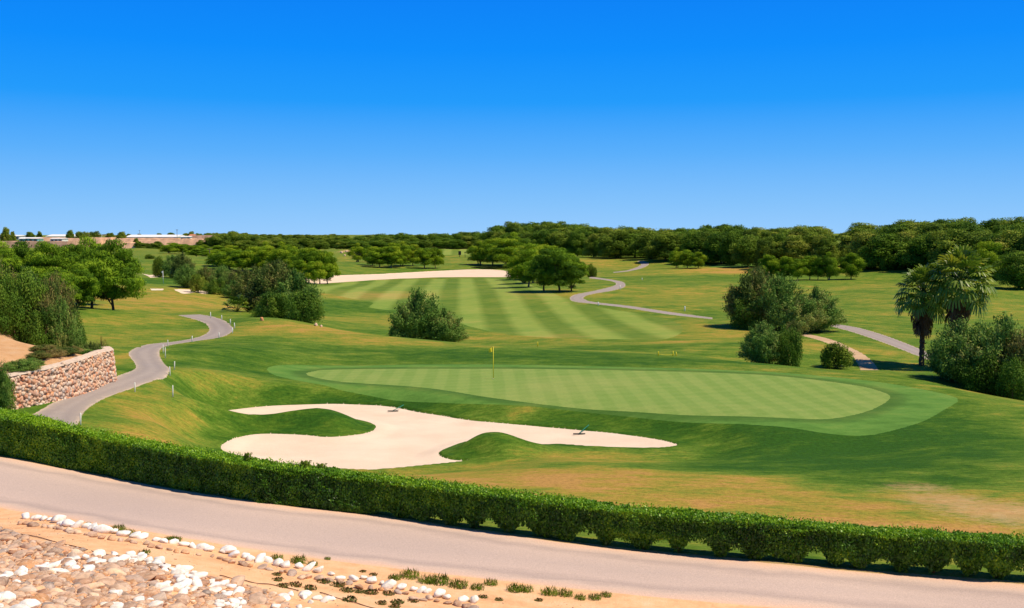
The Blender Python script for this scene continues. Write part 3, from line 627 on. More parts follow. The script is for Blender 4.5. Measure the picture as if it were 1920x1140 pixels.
def spray_shrub(seed, h, rx, mat, n_st=60, per=90, ln=.16, wd=.05):
    """open feathery bush: plumes radiating from the base"""
    rng = np.random.default_rng(seed); mb = MB(); PP = []; NN = []; UU = []; TT = []
    K = 12; kth = np.arange(K) * 2.39996 + rng.normal(0, .3, K); kc = np.linspace(.12, .97, K); kq = rng.uniform(.86, 1.06, K); kt = rng.uniform(.2, .8, K)
    for i in range(n_st):
        k = rng.integers(K); el = math.acos(min(1, max(.03, kc[k] + rng.normal(0, .13)))); th = kth[k] + rng.normal(0, .36) / max(.35, math.sin(el)); q = kq[k] * rng.uniform(.80, 1.0)
        tip = np.array([rx * math.sin(el) * math.cos(th) * q, rx * math.sin(el) * math.sin(th) * q, h * (.22 + .78 * math.cos(el) * q)])
        b0 = np.array([rng.normal(0, .1 * rx), rng.normal(0, .1 * rx), 0]); mid = (b0 + tip) / 2 + np.array([0, 0, .14 * h]) + rng.normal(0, .05 * h, 3)
        ts = np.linspace(0, 1, 7)[:, None]; C = (1 - ts) ** 2 * b0 + 2 * ts * (1 - ts) * mid + ts ** 2 * tip
        if i % 5 == 0: mb.tube(C, [.022 * h / 4 * (1 - .85 * t) + .004 for t in ts[:, 0]], 5)
        t = rng.uniform(.25, 1.02, per)[:, None]; c = (1 - t) ** 2 * b0 + 2 * t * (1 - t) * mid + t ** 2 * tip
        tg = unit(2 * (1 - t) * (mid - b0) + 2 * t * (tip - mid)); sp_r = (.11 * rx * (1.1 - .5 * t))
        off = rng.normal(0, 1, (per, 3)); P = c + off * sp_r * .8; tt = kt[k] + rng.normal(0, .08)
        PP.append(P); NN.append(unit(off + .6 * unit(P - np.array([0, 0, h * .35])))); UU.append(tg + np.array([0, 0, .3])); TT.append(np.clip(tt + rng.normal(0, .15, per), 0, 1))
    V, Fq = leaves_np(np.vstack(PP), np.vstack(NN), np.vstack(UU), ln, wd, rng, .4)
    return [('foliage', mesh_np('feathery_foliage', V, Fq, M[mat], False, {'tint': ('FACE', np.concatenate(TT))})), ('stem', mb.mesh('shrub_stems', M['bark'], True))]
def fan_leaf(P0, dirv, size, pet, droop, rng, nseg=15, spread=2.1):
    """petiole + pleated fan; returns verts, quads, tints and the petiole path"""
    d = np.array(dirv, float); d /= np.linalg.norm(d); up = np.array([0, 0, 1.0]); side = np.cross(d, up)
    if np.linalg.norm(side) < .1: side = np.array([1.0, 0, 0])
    side /= np.linalg.norm(side); nor = np.cross(side, d)
    P1 = P0 + d * pet * .6 - up * 0; tip = P1 + (d - up * .25) * pet * .45; V = []; Fq = []; T = []
    d2 = d - up * (.2 + droop * .5); d2 /= np.linalg.norm(d2); side2 = side; nor2 = np.cross(side2, d2)
    t0 = rng.uniform(.2, .8)
    for i in range(nseg):
        a = (i / (nseg - 1) - .5) * 2 * spread; r = size * (1 - .18 * abs(a / spread) ** 2) * rng.uniform(.9, 1.05)
        dd = d2 * math.cos(a) + side2 * math.sin(a); ww = -d2 * math.sin(a) + side2 * math.cos(a)
        fold = nor2 * (.10 * size) * (1 if i % 2 else -1) * .6
        w1 = size * .60 * spread / nseg; m = tip + dd * r * .58 + nor2 * (.10 * size) * math.cos(a * .7)
        e = tip + dd * r * .90 - up * droop * size * (.30 + .3 * rng.random()) 
        b = len(V); V += [tip, m + ww * w1 + fold, m - ww * w1 + fold * .2, e + ww * .035 * size, e - ww * .035 * size]
        Fq += [(b, b + 1, b + 2, b), (b + 1, b + 3, b + 4, b + 2)]; T += [t0 + rng.normal(0, .08)] * 2
    return V, Fq, T, [P0, P1, tip]
def palm(name, base_p, h, crown, seed, label, parts, skirt_len=2.0, trunk_r=.22, lean=(0, 0)):
    """fan palm: trunk, skirt of dead fronds, crown of fronds"""
    rng = np.random.default_rng(seed); root = empty(name, base_p); tag(root, label, 'palm tree', parts)
    mb = MB(); n = 26; path = []; rad = []
    for i in range(n):
        t = i / (n - 1); path.append((lean[0] * t * t, lean[1] * t * t, -.3 + (h + .3) * t)); rad.append(trunk_r * (1.25 - .35 * t) * (1 + .08 * ((i % 2) * 2 - 1)) + rng.normal(0, .01))
    mb.tube(path, rad, 12)
    for i in range(60):  # leaf boots
        z = rng.uniform(.25, .98) * h; t = z / h; th = rng.uniform(0, 6.28); r = trunk_r * 1.05
        c = np.array([lean[0] * t * t + r * math.cos(th), lean[1] * t * t + r * math.sin(th), z]); o = np.array([math.cos(th), math.sin(th), .8])
        mb.tube([c, c + o * rng.uniform(.08, .2)], [.05, .03], 4)
    link('trunk', mb.mesh('palm_trunk', M['palmbark'], True), root)
    top = np.array([lean[0], lean[1], h]); V = []; Fq = []; T = []; pet = MB()
    def addf(v, f, t):
        b = len(V); V.extend(v); Fq.extend([tuple(b + q for q in ff) for ff in f]); T.extend(t)
    nf = 46
    for i in range(nf):
        el = R(84) - (i / nf) ** 1.1 * R(128); th = i * 2.39996 + rng.normal(0, .15)
        d = np.array([math.cos(el) * math.cos(th), math.cos(el) * math.sin(th), math.sin(el)])
        v, f, t, pp = fan_leaf(top + d * .15, d, crown * .50 * rng.uniform(.85, 1.12), crown * .60 * rng.uniform(.8, 1.15), .05 + .65 * (i / nf) ** 1.5, rng, 17, 1.75); addf(v, f, t); pet.tube(pp, [.03, .02, .012], 4)
    def q2(V, Fq, T, m, nm):
        V = np.array(V); me = bpy.data.meshes.new(nm); me.from_pydata([tuple(v) for v in V], [], [tuple(dict.fromkeys(f)) for f in Fq]); me.update()
        a = me.attributes.new('tint', 'FLOAT', 'FACE'); a.data.foreach_set('value', np.clip(np.array(T, np.float32), 0, 1)); me.materials.append(m); return me
    link('fronds', q2(V, Fq, T, M['frond'], 'palm_fronds'), root)
    link('leaf_stalks', pet.mesh('palm_stalks', M['frond']), root)
    V = []; Fq = []; T = []
    for i in range(110):
        th = rng.uniform(0, 6.28); z0 = h - rng.uniform(.0, 1) * skirt_len * .8; el = R(rng.uniform(-88, -62)); q = z0 / h
        d = np.array([math.cos(el) * math.cos(th), math.cos(el) * math.sin(th), math.sin(el)])
        c = np.array([lean[0] * q * q + .75 * trunk_r * math.cos(th), lean[1] * q * q + .75 * trunk_r * math.sin(th), z0 - .1])
        c = c + np.array([math.cos(th), math.sin(th), 0]) * .28 * (1 - (h - z0) / skirt_len)
        v, f, t, pp = fan_leaf(c, d, crown * rng.uniform(.28, .42), crown * .30, .5, rng, 7, .5); b = len(V); V += v; Fq += [tuple(b + k for k in ff) for ff in f]; T += [rng.uniform(.1, .9)] * len(f)
    link('dead_leaf_skirt', q2(V, Fq, T, M['deadfrond'], 'palm_skirt'), root)
    return root
def tuft_proto(seed, mat, n=60, r=.15, h=.12, ln=.10, wd=.018):
    rng = np.random.default_rng(seed); th = rng.uniform(0, 6.28, n); q = np.sqrt(rng.random(n)); P = np.stack([r * q * np.cos(th), r * q * np.sin(th), h * rng.uniform(.1, .6, n)], 1)
    U = np.stack([.6 * np.cos(th), .6 * np.sin(th), np.full(n, 1.0)], 1); N = np.stack([np.cos(th), np.sin(th), np.full(n, .5)], 1)
    V, Fq = leaves_np(P, N, U, ln, wd, rng, .4); return mesh_np('weed_leaves', V, Fq, M[mat], False, {'tint': ('FACE', np.clip(rng.normal(.5, .25, n), 0, 1))})
def fan_clump(seed, h, n=16, mat='frond'):
    rng = np.random.default_rng(seed); V = []; Fq = []; T = []; pet = MB()
    for i in range(n):
        th = i * 2.4; el = R(rng.uniform(15, 85)); d = np.array([math.cos(el) * math.cos(th), math.cos(el) * math.sin(th), math.sin(el)])
        v, f, t, pp = fan_leaf(np.array([0, 0, .05]), d, h * .42, h * .72, .25, rng, 11, 1.7); b = len(V); V += v; Fq += [tuple(dict.fromkeys(b + k for k in ff)) for ff in f]; T += t; pet.tube(pp, [.02, .015, .01], 4)
    me = bpy.data.meshes.new('fan_leaves'); me.from_pydata([tuple(v) for v in V], [], Fq); me.update(); a = me.attributes.new('tint', 'FLOAT', 'FACE'); a.data.foreach_set('value', np.clip(np.array(T, np.float32), 0, 1)); me.materials.append(M[mat])
    return [('leaves', me), ('leaf_stalks', pet.mesh('fan_stalks', M[mat]))]
def spawn(name, parts, loc, rz=0, scale=(1, 1, 1), label=None, cat=None, group=None):
    o = empty(name, loc, rz, scale)
    for pn, me in parts: link(pn, me, o)
    return tag(o, label, cat, group)
P_ = {}
P_['pine'] = [(pine_proto(11 + i, 8, 3.7, .12, 'pine', 540, 1 + (i == 1) * 2, nl=32, ln=.38, wd=.10, sq=.62, rk=.88), 8.0, 3.9) for i in range(4)]
P_['layered'] = [(pine_proto(141 + i, 8, 3.7, .15, 'layerpine', 420, 1 + (i == 1), lean=.9, nl=46, ln=.42, wd=.095, sq=.54, rk=.80), 8.0, 3.9) for i in range(4)]
P_['tallpine'] = [(pine_proto(31 + i, 12, 4.6, .05, 'darkpine', 620, 1, nl=30, ln=.48, wd=.20), 12.0, 4.9) for i in range(5)]
P_['midpine'] = [(pine_proto(51 + i, 10, 4.4, .04, 'midpine', 620, 1, nl=28, ln=.46, wd=.18), 10.0, 4.7) for i in range(3)]
P_['olive'] = [(spray_shrub(71 + i, 4.2, 2.9, 'olive', 150, 210, .20, .075), 4.2, 2.9) for i in range(3)]
P_['brown'] = [(spray_shrub(81 + i, 4.2, 2.7, 'brownish', 150, 200, .20, .07), 4.2, 2.7) for i in range(3)]
P_['glossy'] = [(shrub_proto(91 + i, 3.6, 2.5, 'glossy', 330, 44, .15, .09, .5, ell=.26), 3.7, 2.6) for i in range(3)]
P_['weedy'] = [(spray_shrub(121 + i, 2.0, 1.6, 'dryweed', 90, 110, .14, .03), 2.0, 1.6) for i in range(2)]
P_['darkbush'] = [(shrub_proto(98 + i, 2.4, 1.9, 'darkpine', 300, 30, .20, .09, .6, ell=.3), 2.5, 2.0) for i in range(2)]
CATS = {'layered': ('pine_tree', 'pine tree'), 'pine': ('pine_tree', 'pine tree'), 'tallpine': ('pine_tree', 'pine tree'), 'midpine': ('pine_tree', 'pine tree'), 'olive': ('shrub', 'shrub'), 'brown': ('shrub', 'shrub'), 'glossy': ('shrub', 'shrub'), 'darkbush': ('bush', 'bush'), 'weedy': ('brush', 'brush')}
_rp = random.Random(5); PLN = []
def plant(kind, px, D, ytop, width_px, label, group=None, sink=.15, rz=None, var=None):
    """stand a plant at photo column px and depth D, so tall that its top reaches row ytop"""
    parts, ph, pr = P_[kind][(var if var is not None else _rp.randrange(99)) % len(P_[kind])]
    g = atd(px, D); hh = (ray(px, ytop)[1] * D) - g.z; hh = max(hh, .4); rr = width_px / 2 * D / F
    sx = rr / pr; sz = hh / ph
    nm, ct = CATS[kind]; PLN.append((group, label, px, D))
    return spawn(nm, parts, (g.x, g.y, g.z - sink), _rp.uniform(0, 6.28) if rz is None else rz, (sx, sx, (hh + sink) / ph), label, ct, group)
# ------------------------------------------------------------------ hedge
def cl_world():
    P = onbase(smoothpx([(-480,783),(-250,815),(0,857),(250,905),(480,944),(700,969),(960,1006),(1200,1036),(1440,1058),(1680,1080),(1900,1095),(2050,1108),(2400,1138)], 3, False))
    d = np.gradient(P, axis=0); d /= np.linalg.norm(d, axis=1, keepdims=True); nrm = np.stack([-d[:, 1], d[:, 0]], 1)
    P = P + nrm * .50
    L = np.concatenate([[0], np.cumsum(np.linalg.norm(np.diff(P, axis=0), axis=1))]); return P, nrm, L
HP, HN, HL = cl_world(); HLEN = HL[-1]
def hpos(s):
    s = np.asarray(s); return np.stack([np.interp(s, HL, HP[:, 0]), np.interp(s, HL, HP[:, 1])], -1), np.stack([np.interp(s, HL, HN[:, 0]), np.interp(s, HL, HN[:, 1])], -1)
hpx = project(HP[:, 0], HP[:, 1], base(HP[:, 0], HP[:, 1]))[0]
def hheight(s): return np.interp(np.interp(s, HL, hpx), [0, 480, 960, 1440, 1920], [1.28, 1.04, .98, .95, .93])
def build_hedge():
    rng = np.random.default_rng(3); root_p, _ = hpos(HLEN / 2); gz = float(base(root_p[0], root_p[1])); root = empty('hedge', (root_p[0], root_p[1], gz))
    tag(root, 'long clipped green hedge running beside the near road', 'hedge')
    stems_s = np.cumsum(rng.uniform(.52, 1.08, 90)); stems_s = stems_s[stems_s < HLEN]
    HW = .36
    def lump(s, t): return (vnoise(s * 1.3, t * 1.5, 11) - .5) * .16 + (vnoise(s * 4, t * 4, 12) - .5) * .09
    def botm(s):  # how high the leaves start
        d = np.min(np.abs(s[:, None] - stems_s[None]), axis=1); px = np.interp(s, HL, hpx)
        k = np.interp(px, [0, 300, 640, 760, 860, 1920], [.03, .05, .10, .45, 1.0, 1.0])
        return k * .42 * sstep(.04, .40, d) * (.3 + 1.1 * vnoise(s * .9, s * 0 + 3, 13)) + (vnoise(s * 9, s * 0, 15) - .35) * .14 * k + .02
    PP = []; NN = []; UU = []; TT = []; LN = []
    def push(s, off, z, n, u, tint, ln):
        p, nn = hpos(s); g = base(p[:, 0], p[:, 1]); P = np.stack([p[:, 0] + nn[:, 0] * off, p[:, 1] + nn[:, 1] * off, g + z], 1)
        PP.append(P); NN.append(np.stack([nn[:, 0] * n[0], nn[:, 1] * n[0], np.full(len(s), n[1])], 1)); UU.append(np.broadcast_to(np.array(u, float), (len(s), 3))); TT.append(tint); LN.append(np.broadcast_to(ln, len(s)))
    patch = lambda s, z: (vnoise(s * .9, z * 1.3, 21) - .5) * .5 + (vnoise(s * 3.1, z * 3.1, 22) - .5) * .45
    for side, cnt in ((-1, 180000), (1, 36000)):
        s = rng.uniform(0, HLEN, cnt); h = hheight(s); z = rng.random(cnt) * h; b = botm(s); keep = z > b * rng.uniform(.60, 1.15, cnt); s, z, h, b = s[keep], z[keep], h[keep], b[keep]
        narrow = np.where(z < .5, .22 * (1 - z / .5) * np.interp(np.interp(s, HL, hpx), [600, 860], [.2, 1]), 0); d0 = rng.exponential(.045, len(s))
        off = side * (HW + lump(s, z) - d0 - narrow)
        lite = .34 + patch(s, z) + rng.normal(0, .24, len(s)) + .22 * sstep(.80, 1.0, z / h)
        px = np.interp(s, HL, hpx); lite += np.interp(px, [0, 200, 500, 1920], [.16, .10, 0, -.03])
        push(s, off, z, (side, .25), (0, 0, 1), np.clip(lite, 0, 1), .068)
    cnt = 112000; s = rng.uniform(0, HLEN, cnt); o = rng.uniform(-1, 1, cnt) * HW * 1.02; h = hheight(s)
    z = h + lump(s, o + 9) * .55 - .05 * (np.abs(o) / HW) ** 4 - rng.exponential(.03, cnt) + (vnoise(s * 7, o * 7, 14) > .72) * .035
    px = np.interp(s, HL, hpx)
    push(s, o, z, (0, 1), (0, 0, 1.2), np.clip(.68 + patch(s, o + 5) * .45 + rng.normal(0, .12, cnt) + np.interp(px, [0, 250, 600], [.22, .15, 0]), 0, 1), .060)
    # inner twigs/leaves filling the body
    cnt = 82000; s = rng.uniform(0, HLEN, cnt); h = hheight(s); z = rng.random(cnt) * (h - .05); b = botm(s); kp = z > b; s, z = s[kp], z[kp]
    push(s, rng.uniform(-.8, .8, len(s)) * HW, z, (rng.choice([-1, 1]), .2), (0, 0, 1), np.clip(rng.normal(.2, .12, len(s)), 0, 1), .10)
    # new shoots standing above the clipped top
    cnt = 13000; s = rng.uniform(0, HLEN, cnt); k = vnoise(s * .8, s * 0, 31) > .35; s = s[k]; h = hheight(s)
    push(s, rng.uniform(-1, 1, len(s)) * HW, h + rng.uniform(0, .085, len(s)), (0, .3), (0, 0, 2), np.clip(rng.normal(.85, .1, len(s)), 0, 1), .055)
    P = np.vstack(PP); P[:, 0] -= root_p[0]; P[:, 1] -= root_p[1]; P[:, 2] -= gz
    ln = np.concatenate(LN); V, Fq = leaves_np(P, np.vstack(NN), np.vstack(UU), ln, ln * .62, rng, .85)
    link('foliage', mesh_np('hedge_foliage', V, Fq, M['hedge'], False, {'tint': ('FACE', np.concatenate(TT))}), root)
    for s in stems_s:
        p, nn = hpos(s); g = float(base(p[0], p[1])); mb = MB(); b0 = np.array([p[0] - root_p[0], p[1] - root_p[1], g - gz])
        for j in range(6):
            a = rng.normal(0, .03, 3); a[2] = -.05; q = rng.normal(0, .16, 3); q[2] = rng.uniform(.45, .75)
            limb(mb, b0 + a, b0 + q, .017, .006, rng, 4, 4, .1)
        link('stem', mb.mesh('hedge_stem', M['bark']), root)
build_hedge()
# tall weeds that grow up through the hedge
wm_ = [tuft_proto(400 + i, 'weed', 110, .10, .32, .085, .03) for i in range(2)]
def weedat(px, py, s, lab, up=0.0, d_off=0.0, m=0, zs=1.0):
    p = at(px, py); o = link('weed', wm_[m], None, (p.x, p.y, p.z + up)); o.scale = (s, s, s * zs); tag(o, lab, 'weed'); return o
for px, zz, s, lab in ((572, .30, 1.1, 'taller pale sprig of weed poking out of the hedge top before the bunker'), (602, .27, 1.0, 'shorter pale sprig of weed right of the tallest one on the hedge'), (462, .30, .8, 'thin wispy weed sticking up at the left end of the bunker'), (508, .16, .8, 'low wispy weed on the hedge in front of the bunker left lobe')):
    s_ = float(np.interp(px, hpx, HL)); p, nn = hpos(s_); g = float(base(p[0], p[1]))
    o = link('weed', wm_[0], None, (p[0] + nn[0] * .1, p[1] + nn[1] * .1, g + float(hheight(s_)) - .10)); o.scale = (s * 1.5, s * 1.5, zz * 4.6); tag(o, lab, 'weed')

# ------------------------------------------------------------------ stones, weeds, pipe on the slope in front
def stonemat(name, cols, rough=.75):
    t = NT(name, rough, .25); oc = t.n("ShaderNodeTexCoord").outputs["Object"]; v = t.math('FRACT', t.math('ADD', t.attr("tint"), t.rnd()))
    k = len(cols) - 1; c = t.ramp(v, [(i / k, q) for i, q in enumerate(cols)]); n1 = t.noise(t.pos, 7, 5, .65, .4); n2 = t.noise(t.pos, 40, 3, .7)
    c = t.mix(1.0, c, t.ramp(n1, [(.28, .62), (.5, 1.0), (.72, 1.28)]), 'MULTIPLY'); vein = t.ramp(t.noise(t.pos, 5, 4, .5, 1.5), [(.47, 0.), (.5, 1.), (.53, 0.)]); c = t.mix(t.math('MULTIPLY', vein, .35), c, (.8, .68, .55))
    t.col(c); t.bump(t.math('ADD', n1, n2), .25, .01); return t.m
M['cobble'] = stonemat('river_cobble', [(0.614, 0.361, 0.218), (0.428, 0.258, 0.172), (0.688, 0.447, 0.296), (0.279, 0.189, 0.148), (0.614, 0.310, 0.140), (0.502, 0.344, 0.257), (0.744, 0.516, 0.343), (0.353, 0.181, 0.109), (0.595, 0.404, 0.296), (0.233, 0.189, 0.172), (0.688, 0.396, 0.218), (0.428, 0.327, 0.281), (0.781, 0.585, 0.421)])
M['white'] = stonemat('white_marble', [(.82, .79, .74), (.86, .84, .80), (.80, .74, .66), (.88, .86, .83)], .6)
M['wallrock'] = stonemat('wall_stone', [(.60, .27, .15), (.42, .34, .30), (.72, .48, .33), (.36, .18, .12), (.66, .54, .45), (.68, .30, .13), (.46, .39, .36), (.78, .56, .40), (.50, .18, .09), (.62, .40, .27)])
import bmesh
def stone_geo(seed, sub=2, rough=.18):
    bm = bmesh.new(); bmesh.ops.create_icosphere(bm, subdivisions=sub, radius=.5); V = np.array([v.co[:] for v in bm.verts]); Fc = np.array([[v.index for v in f.verts] for f in bm.faces]); bm.free()
    rng = np.random.default_rng(seed)
    for _ in range(8):
        d = unit(rng.normal(0, 1, (1, 3)))[0]; c = rng.uniform(.22, .40); t = V @ d; V = V - np.outer(np.maximum(t - c, 0) * .92, d)
    f = 1 + rough * .5 * (np.sin(V @ rng.normal(0, 4, 3) + rng.uniform(0, 6)) * np.sin(V @ rng.normal(0, 5, 3)))
    return V * f[:, None], Fc
GEO = [stone_geo(200 + i) for i in range(9)]; GEO1 = [stone_geo(260 + i, 1, .3) for i in range(5)]
SM = {'white': [mesh_np('white_stone_mesh', v, f, M['white'], True) for v, f in GEO], 'cobble': [mesh_np('cobble_mesh', v, f, M['cobble'], True) for v, f in GEO]}
rs = np.random.default_rng(77)
SPOS = []
def free(x, y, r, k=.78):
    for a, b, c in SPOS:
        if (a - x) ** 2 + (b - y) ** 2 < ((r + c) * k) ** 2: return False
    return True
def stone(kind, x, y, size, label, group, flatk=None, lift=.18):
    z = float(base(x, y)); k = rs.integers(9); o = link('white_stone' if kind == 'white' else 'cobblestone', SM[kind][k], None, (x, y, z + size * lift))
    fl = flatk or rs.uniform(.5, .8); o.scale = (size * rs.uniform(.95, 1.3), size * rs.uniform(.75, 1.0), size * fl); o.rotation_euler = (rs.normal(0, .15), rs.normal(0, .15), rs.uniform(0, 6.28))
    tag(o, label, 'stone', group); SPOS.append((x, y, size * .5)); o.location.z -= size * .04; return o
def rowpts(P, sp_m):
    W = onbase(smoothpx(P, 6, False)); L = np.concatenate([[0], np.cumsum(np.linalg.norm(np.diff(W, axis=0), axis=1))]); out = []; s = 0
    while s < L[-1]:
        out.append((np.interp(s, L, W[:, 0]), np.interp(s, L, W[:, 1]))); s += sp_m * rs.uniform(.7, 1.35)
    return out
ROW = [(45,972),(90,977),(130,986),(165,992),(200,999),(240,1005),(290,1014),(340,1024),(390,1032),(440,1044),(500,1056),(560,1068),(620,1079),(680,1090),(740,1101),(800,1113),(850,1122),(910,1134)]
wl = 'rounded white stone in the row that edges the road verge'
big = {6, 9, 14, 22, 25, 27, 31, 33, 36, 40, 44, 52, 55, 58, 63}
for i, (x, y) in enumerate(rowpts(ROW, .235)):
    s = rs.uniform(.18, .30) * (1.3 if i in big else 1); stone('white', x + rs.normal(0, .03), y + rs.normal(0, .09), s, wl, 'white stones edging the road verge', rs.uniform(.6, .9), .24)
ROW2 = [(p[0] - 6, p[1] + 11) for p in ROW]
for x, y in rowpts(ROW2, .19):
    x += rs.normal(0, .03); y += rs.normal(0, .07)
    if free(x, y, .08, .62): stone('cobble', x, y, rs.uniform(.14, .25), 'brown cobble behind the row of white edging stones', 'cobbles behind the white edging row')
def patch(poly, n, kind, smin, smax, lab, grp, cap=None, k=.78):
    W = atzp(poly); c = 0; b = (W[:, 0].min(), W[:, 0].max(), W[:, 1].min(), W[:, 1].max()); tries = 0; out = []
    while c < n and tries < n * 40:
        tries += 1; x = rs.uniform(b[0], b[1]); y = rs.uniform(b[2], b[3]); s = rs.uniform(smin, smax)
        if polyin(W, np.array([x]), np.array([y]))[0] and free(x, y, s * .5, k): out.append((x, y, s)); stone(kind, x, y, s, lab, grp) ; c += 1
    return out
def atzp(poly): return onbase(smoothpx(poly, 3))
wg = 'white stones in the pebble bed'
patch([(110,1052),(160,1046),(215,1040),(262,1044),(265,1052),(215,1058),(160,1058)], 16, 'white', .15, .30, 'white stone in the short upper streak of the pebble bed', wg + ' upper streak', k=.55)
patch([(262,1046),(330,1062),(400,1086),(445,1106),(450,1150),(400,1150),(410,1118),(380,1098),(310,1072),(255,1056)], 46, 'white', .15, .30, 'white stone in the long curving streak of the pebble bed', wg + ' long streak', k=.55)
patch([(78,1062),(170,1062),(178,1076),(150,1080),(85,1072)], 12, 'white', .15, .30, 'white stone in the small middle patch of the pebble bed', wg + ' middle patch', k=.55)
patch([(-10,1076),(30,1070),(52,1078),(45,1092),(-10,1095)], 8, 'white', .16, .28, 'white stone in the patch at the left edge of the picture', wg + ' left patch', k=.55)
patch([(285,1092),(345,1086),(372,1098),(360,1114),(290,1110)], 12, 'white', .15, .30, 'white stone in the oval patch left of the long streak', wg + ' oval patch', k=.55)
patch([(175,1122),(240,1112),(285,1125),(300,1150),(240,1155),(180,1135)], 12, 'white', .15, .30, 'white stone in the lowest central patch of the pebble bed', wg + ' lowest patch', k=.55)
patch([(-20,1128),(40,1126),(60,1150),(-20,1160)], 5, 'white', .2, .32, 'large white stone in the bottom left corner', wg + ' corner', k=.55)
patch([(532,1118),(560,1108),(600,1113),(625,1126),(590,1132),(540,1128)], 9, 'white', .15, .30, 'white stone in the separate clump below the drip pipe', wg + ' separate clump', k=.6)
patch([(500,1140),(560,1134),(580,1150),(510,1155)], 6, 'white', .15, .30, 'white stone at the bottom edge right of the pebble bed', wg + ' bottom edge', k=.6)
BED = [(-30,1002),(60,1014),(150,1030),(240,1050),(330,1070),(400,1084),(455,1096),(520,1118),(545,1150),(540,1175),(-30,1175)]
W = atzp(BED); b = (W[:, 0].min(), W[:, 0].max(), W[:, 1].min(), W[:, 1].max()); cand = []; tries = 0
while len(cand) < 1700 and tries < 40000:
    tries += 1; x = rs.uniform(b[0], b[1]); y = rs.uniform(b[2], b[3]); s = (rs.choice([rs.uniform(.22, .42), rs.uniform(.13, .22)], p=[.5, .5]) if tries < 9000 else rs.uniform(.06, .13))
    if polyin(W, np.array([x]), np.array([y]))[0] and free(x, y, s * .5, .74): cand.append((x, y, s)); SPOS.append((x, y, s * .5))
vis = []
for x, y, s in cand:
    z = float(base(x, y)); px, py = project(x, y, z); vis.append((-(s / y) if (-20 < px < 1940 and py < 1150) else 0, x, y, s, px, py))
vis.sort()
for k, (a, x, y, s, px, py) in enumerate(vis[:262]):
    if a == 0: continue
    lab, grp = ('smooth brown or tan cobble in the nearest lower part of the pebble bed', 'cobbles in the lower pebble bed') if py > 1080 else ('smooth brown or tan cobble in the upper part of the pebble bed', 'cobbles in the upper pebble bed')
    stone('cobble', x, y, s, lab, grp, rs.uniform(.45, .75), .09)
VV = []; FF = []; TT = []; nb = 0
def addstuff(x, y, s, geo, tint):
    global nb
    v, f = geo; a = rs.uniform(0, 6.28); sc = np.array([s * 1.1, s * .9, s * rs.uniform(.5, .75)]); p = v * sc; p = np.stack([p[:, 0] * math.cos(a) - p[:, 1] * math.sin(a), p[:, 0] * math.sin(a) + p[:, 1] * math.cos(a), p[:, 2]], 1)
    z = float(base(x, y)); VV.append(p + np.array([x, y, z + s * .10])); FF.append(f + nb); TT.append(np.full(len(f), tint)); nb += len(v)
for a, x, y, s, px, py in vis[262:]: addstuff(x, y, s, GEO[rs.integers(9)], rs.random())
V_ = atzp([(-30, 960), (300, 1012), (900, 1115), (1300, 1150), (900, 1180), (500, 1180), (455, 1096), (240, 1050), (-30, 1002)])
for k in range(650):
    x = rs.uniform(V_[:, 0].min(), V_[:, 0].max()); y = rs.uniform(V_[:, 1].min(), V_[:, 1].max())
    if polyin(V_, np.array([x]), np.array([y]))[0] and free(x, y, .03): addstuff(x, y, rs.uniform(.02, .055), GEO1[rs.integers(5)], rs.random())
o = link('pebbles', mesh_np('pebble_mesh', np.vstack(VV), np.vstack(FF), M['cobble'], True, {'tint': ('FACE', np.concatenate(TT))})); tag(o, 'small brown pebbles filling the gaps of the stone bed and verge', 'pebbles', kind='stuff')
# drip pipe
M['pipe'] = flat('brown_pipe', (.16, .07, .045), .6, .3, .2)
def pipe(P, lab):
    W = onbase(smoothpx(P, 5, False)); mb = MB(); mb.tube([(x, y, float(base(x, y)) + .012 + .008 * math.sin(i * 1.1)) for i, (x, y) in enumerate(W)], .010, 6); tag(link('drip_pipe', mb.mesh('drip_pipe', M['pipe'], True)), lab, 'pipe', 'irrigation pipes')
pipe([(-20,996),(40,1002),(110,1018),(180,1036),(240,1047),(300,1056),(360,1068)], 'thin brown drip pipe along the upper edge of the pebble bed')
pipe([(412,1080),(440,1086),(480,1094),(520,1099),(560,1109)], 'short middle length of brown drip pipe ending at the white clump')
pipe([(600,1112),(640,1124),(690,1138),(730,1150)], 'lowest length of brown drip pipe running off the bottom edge')
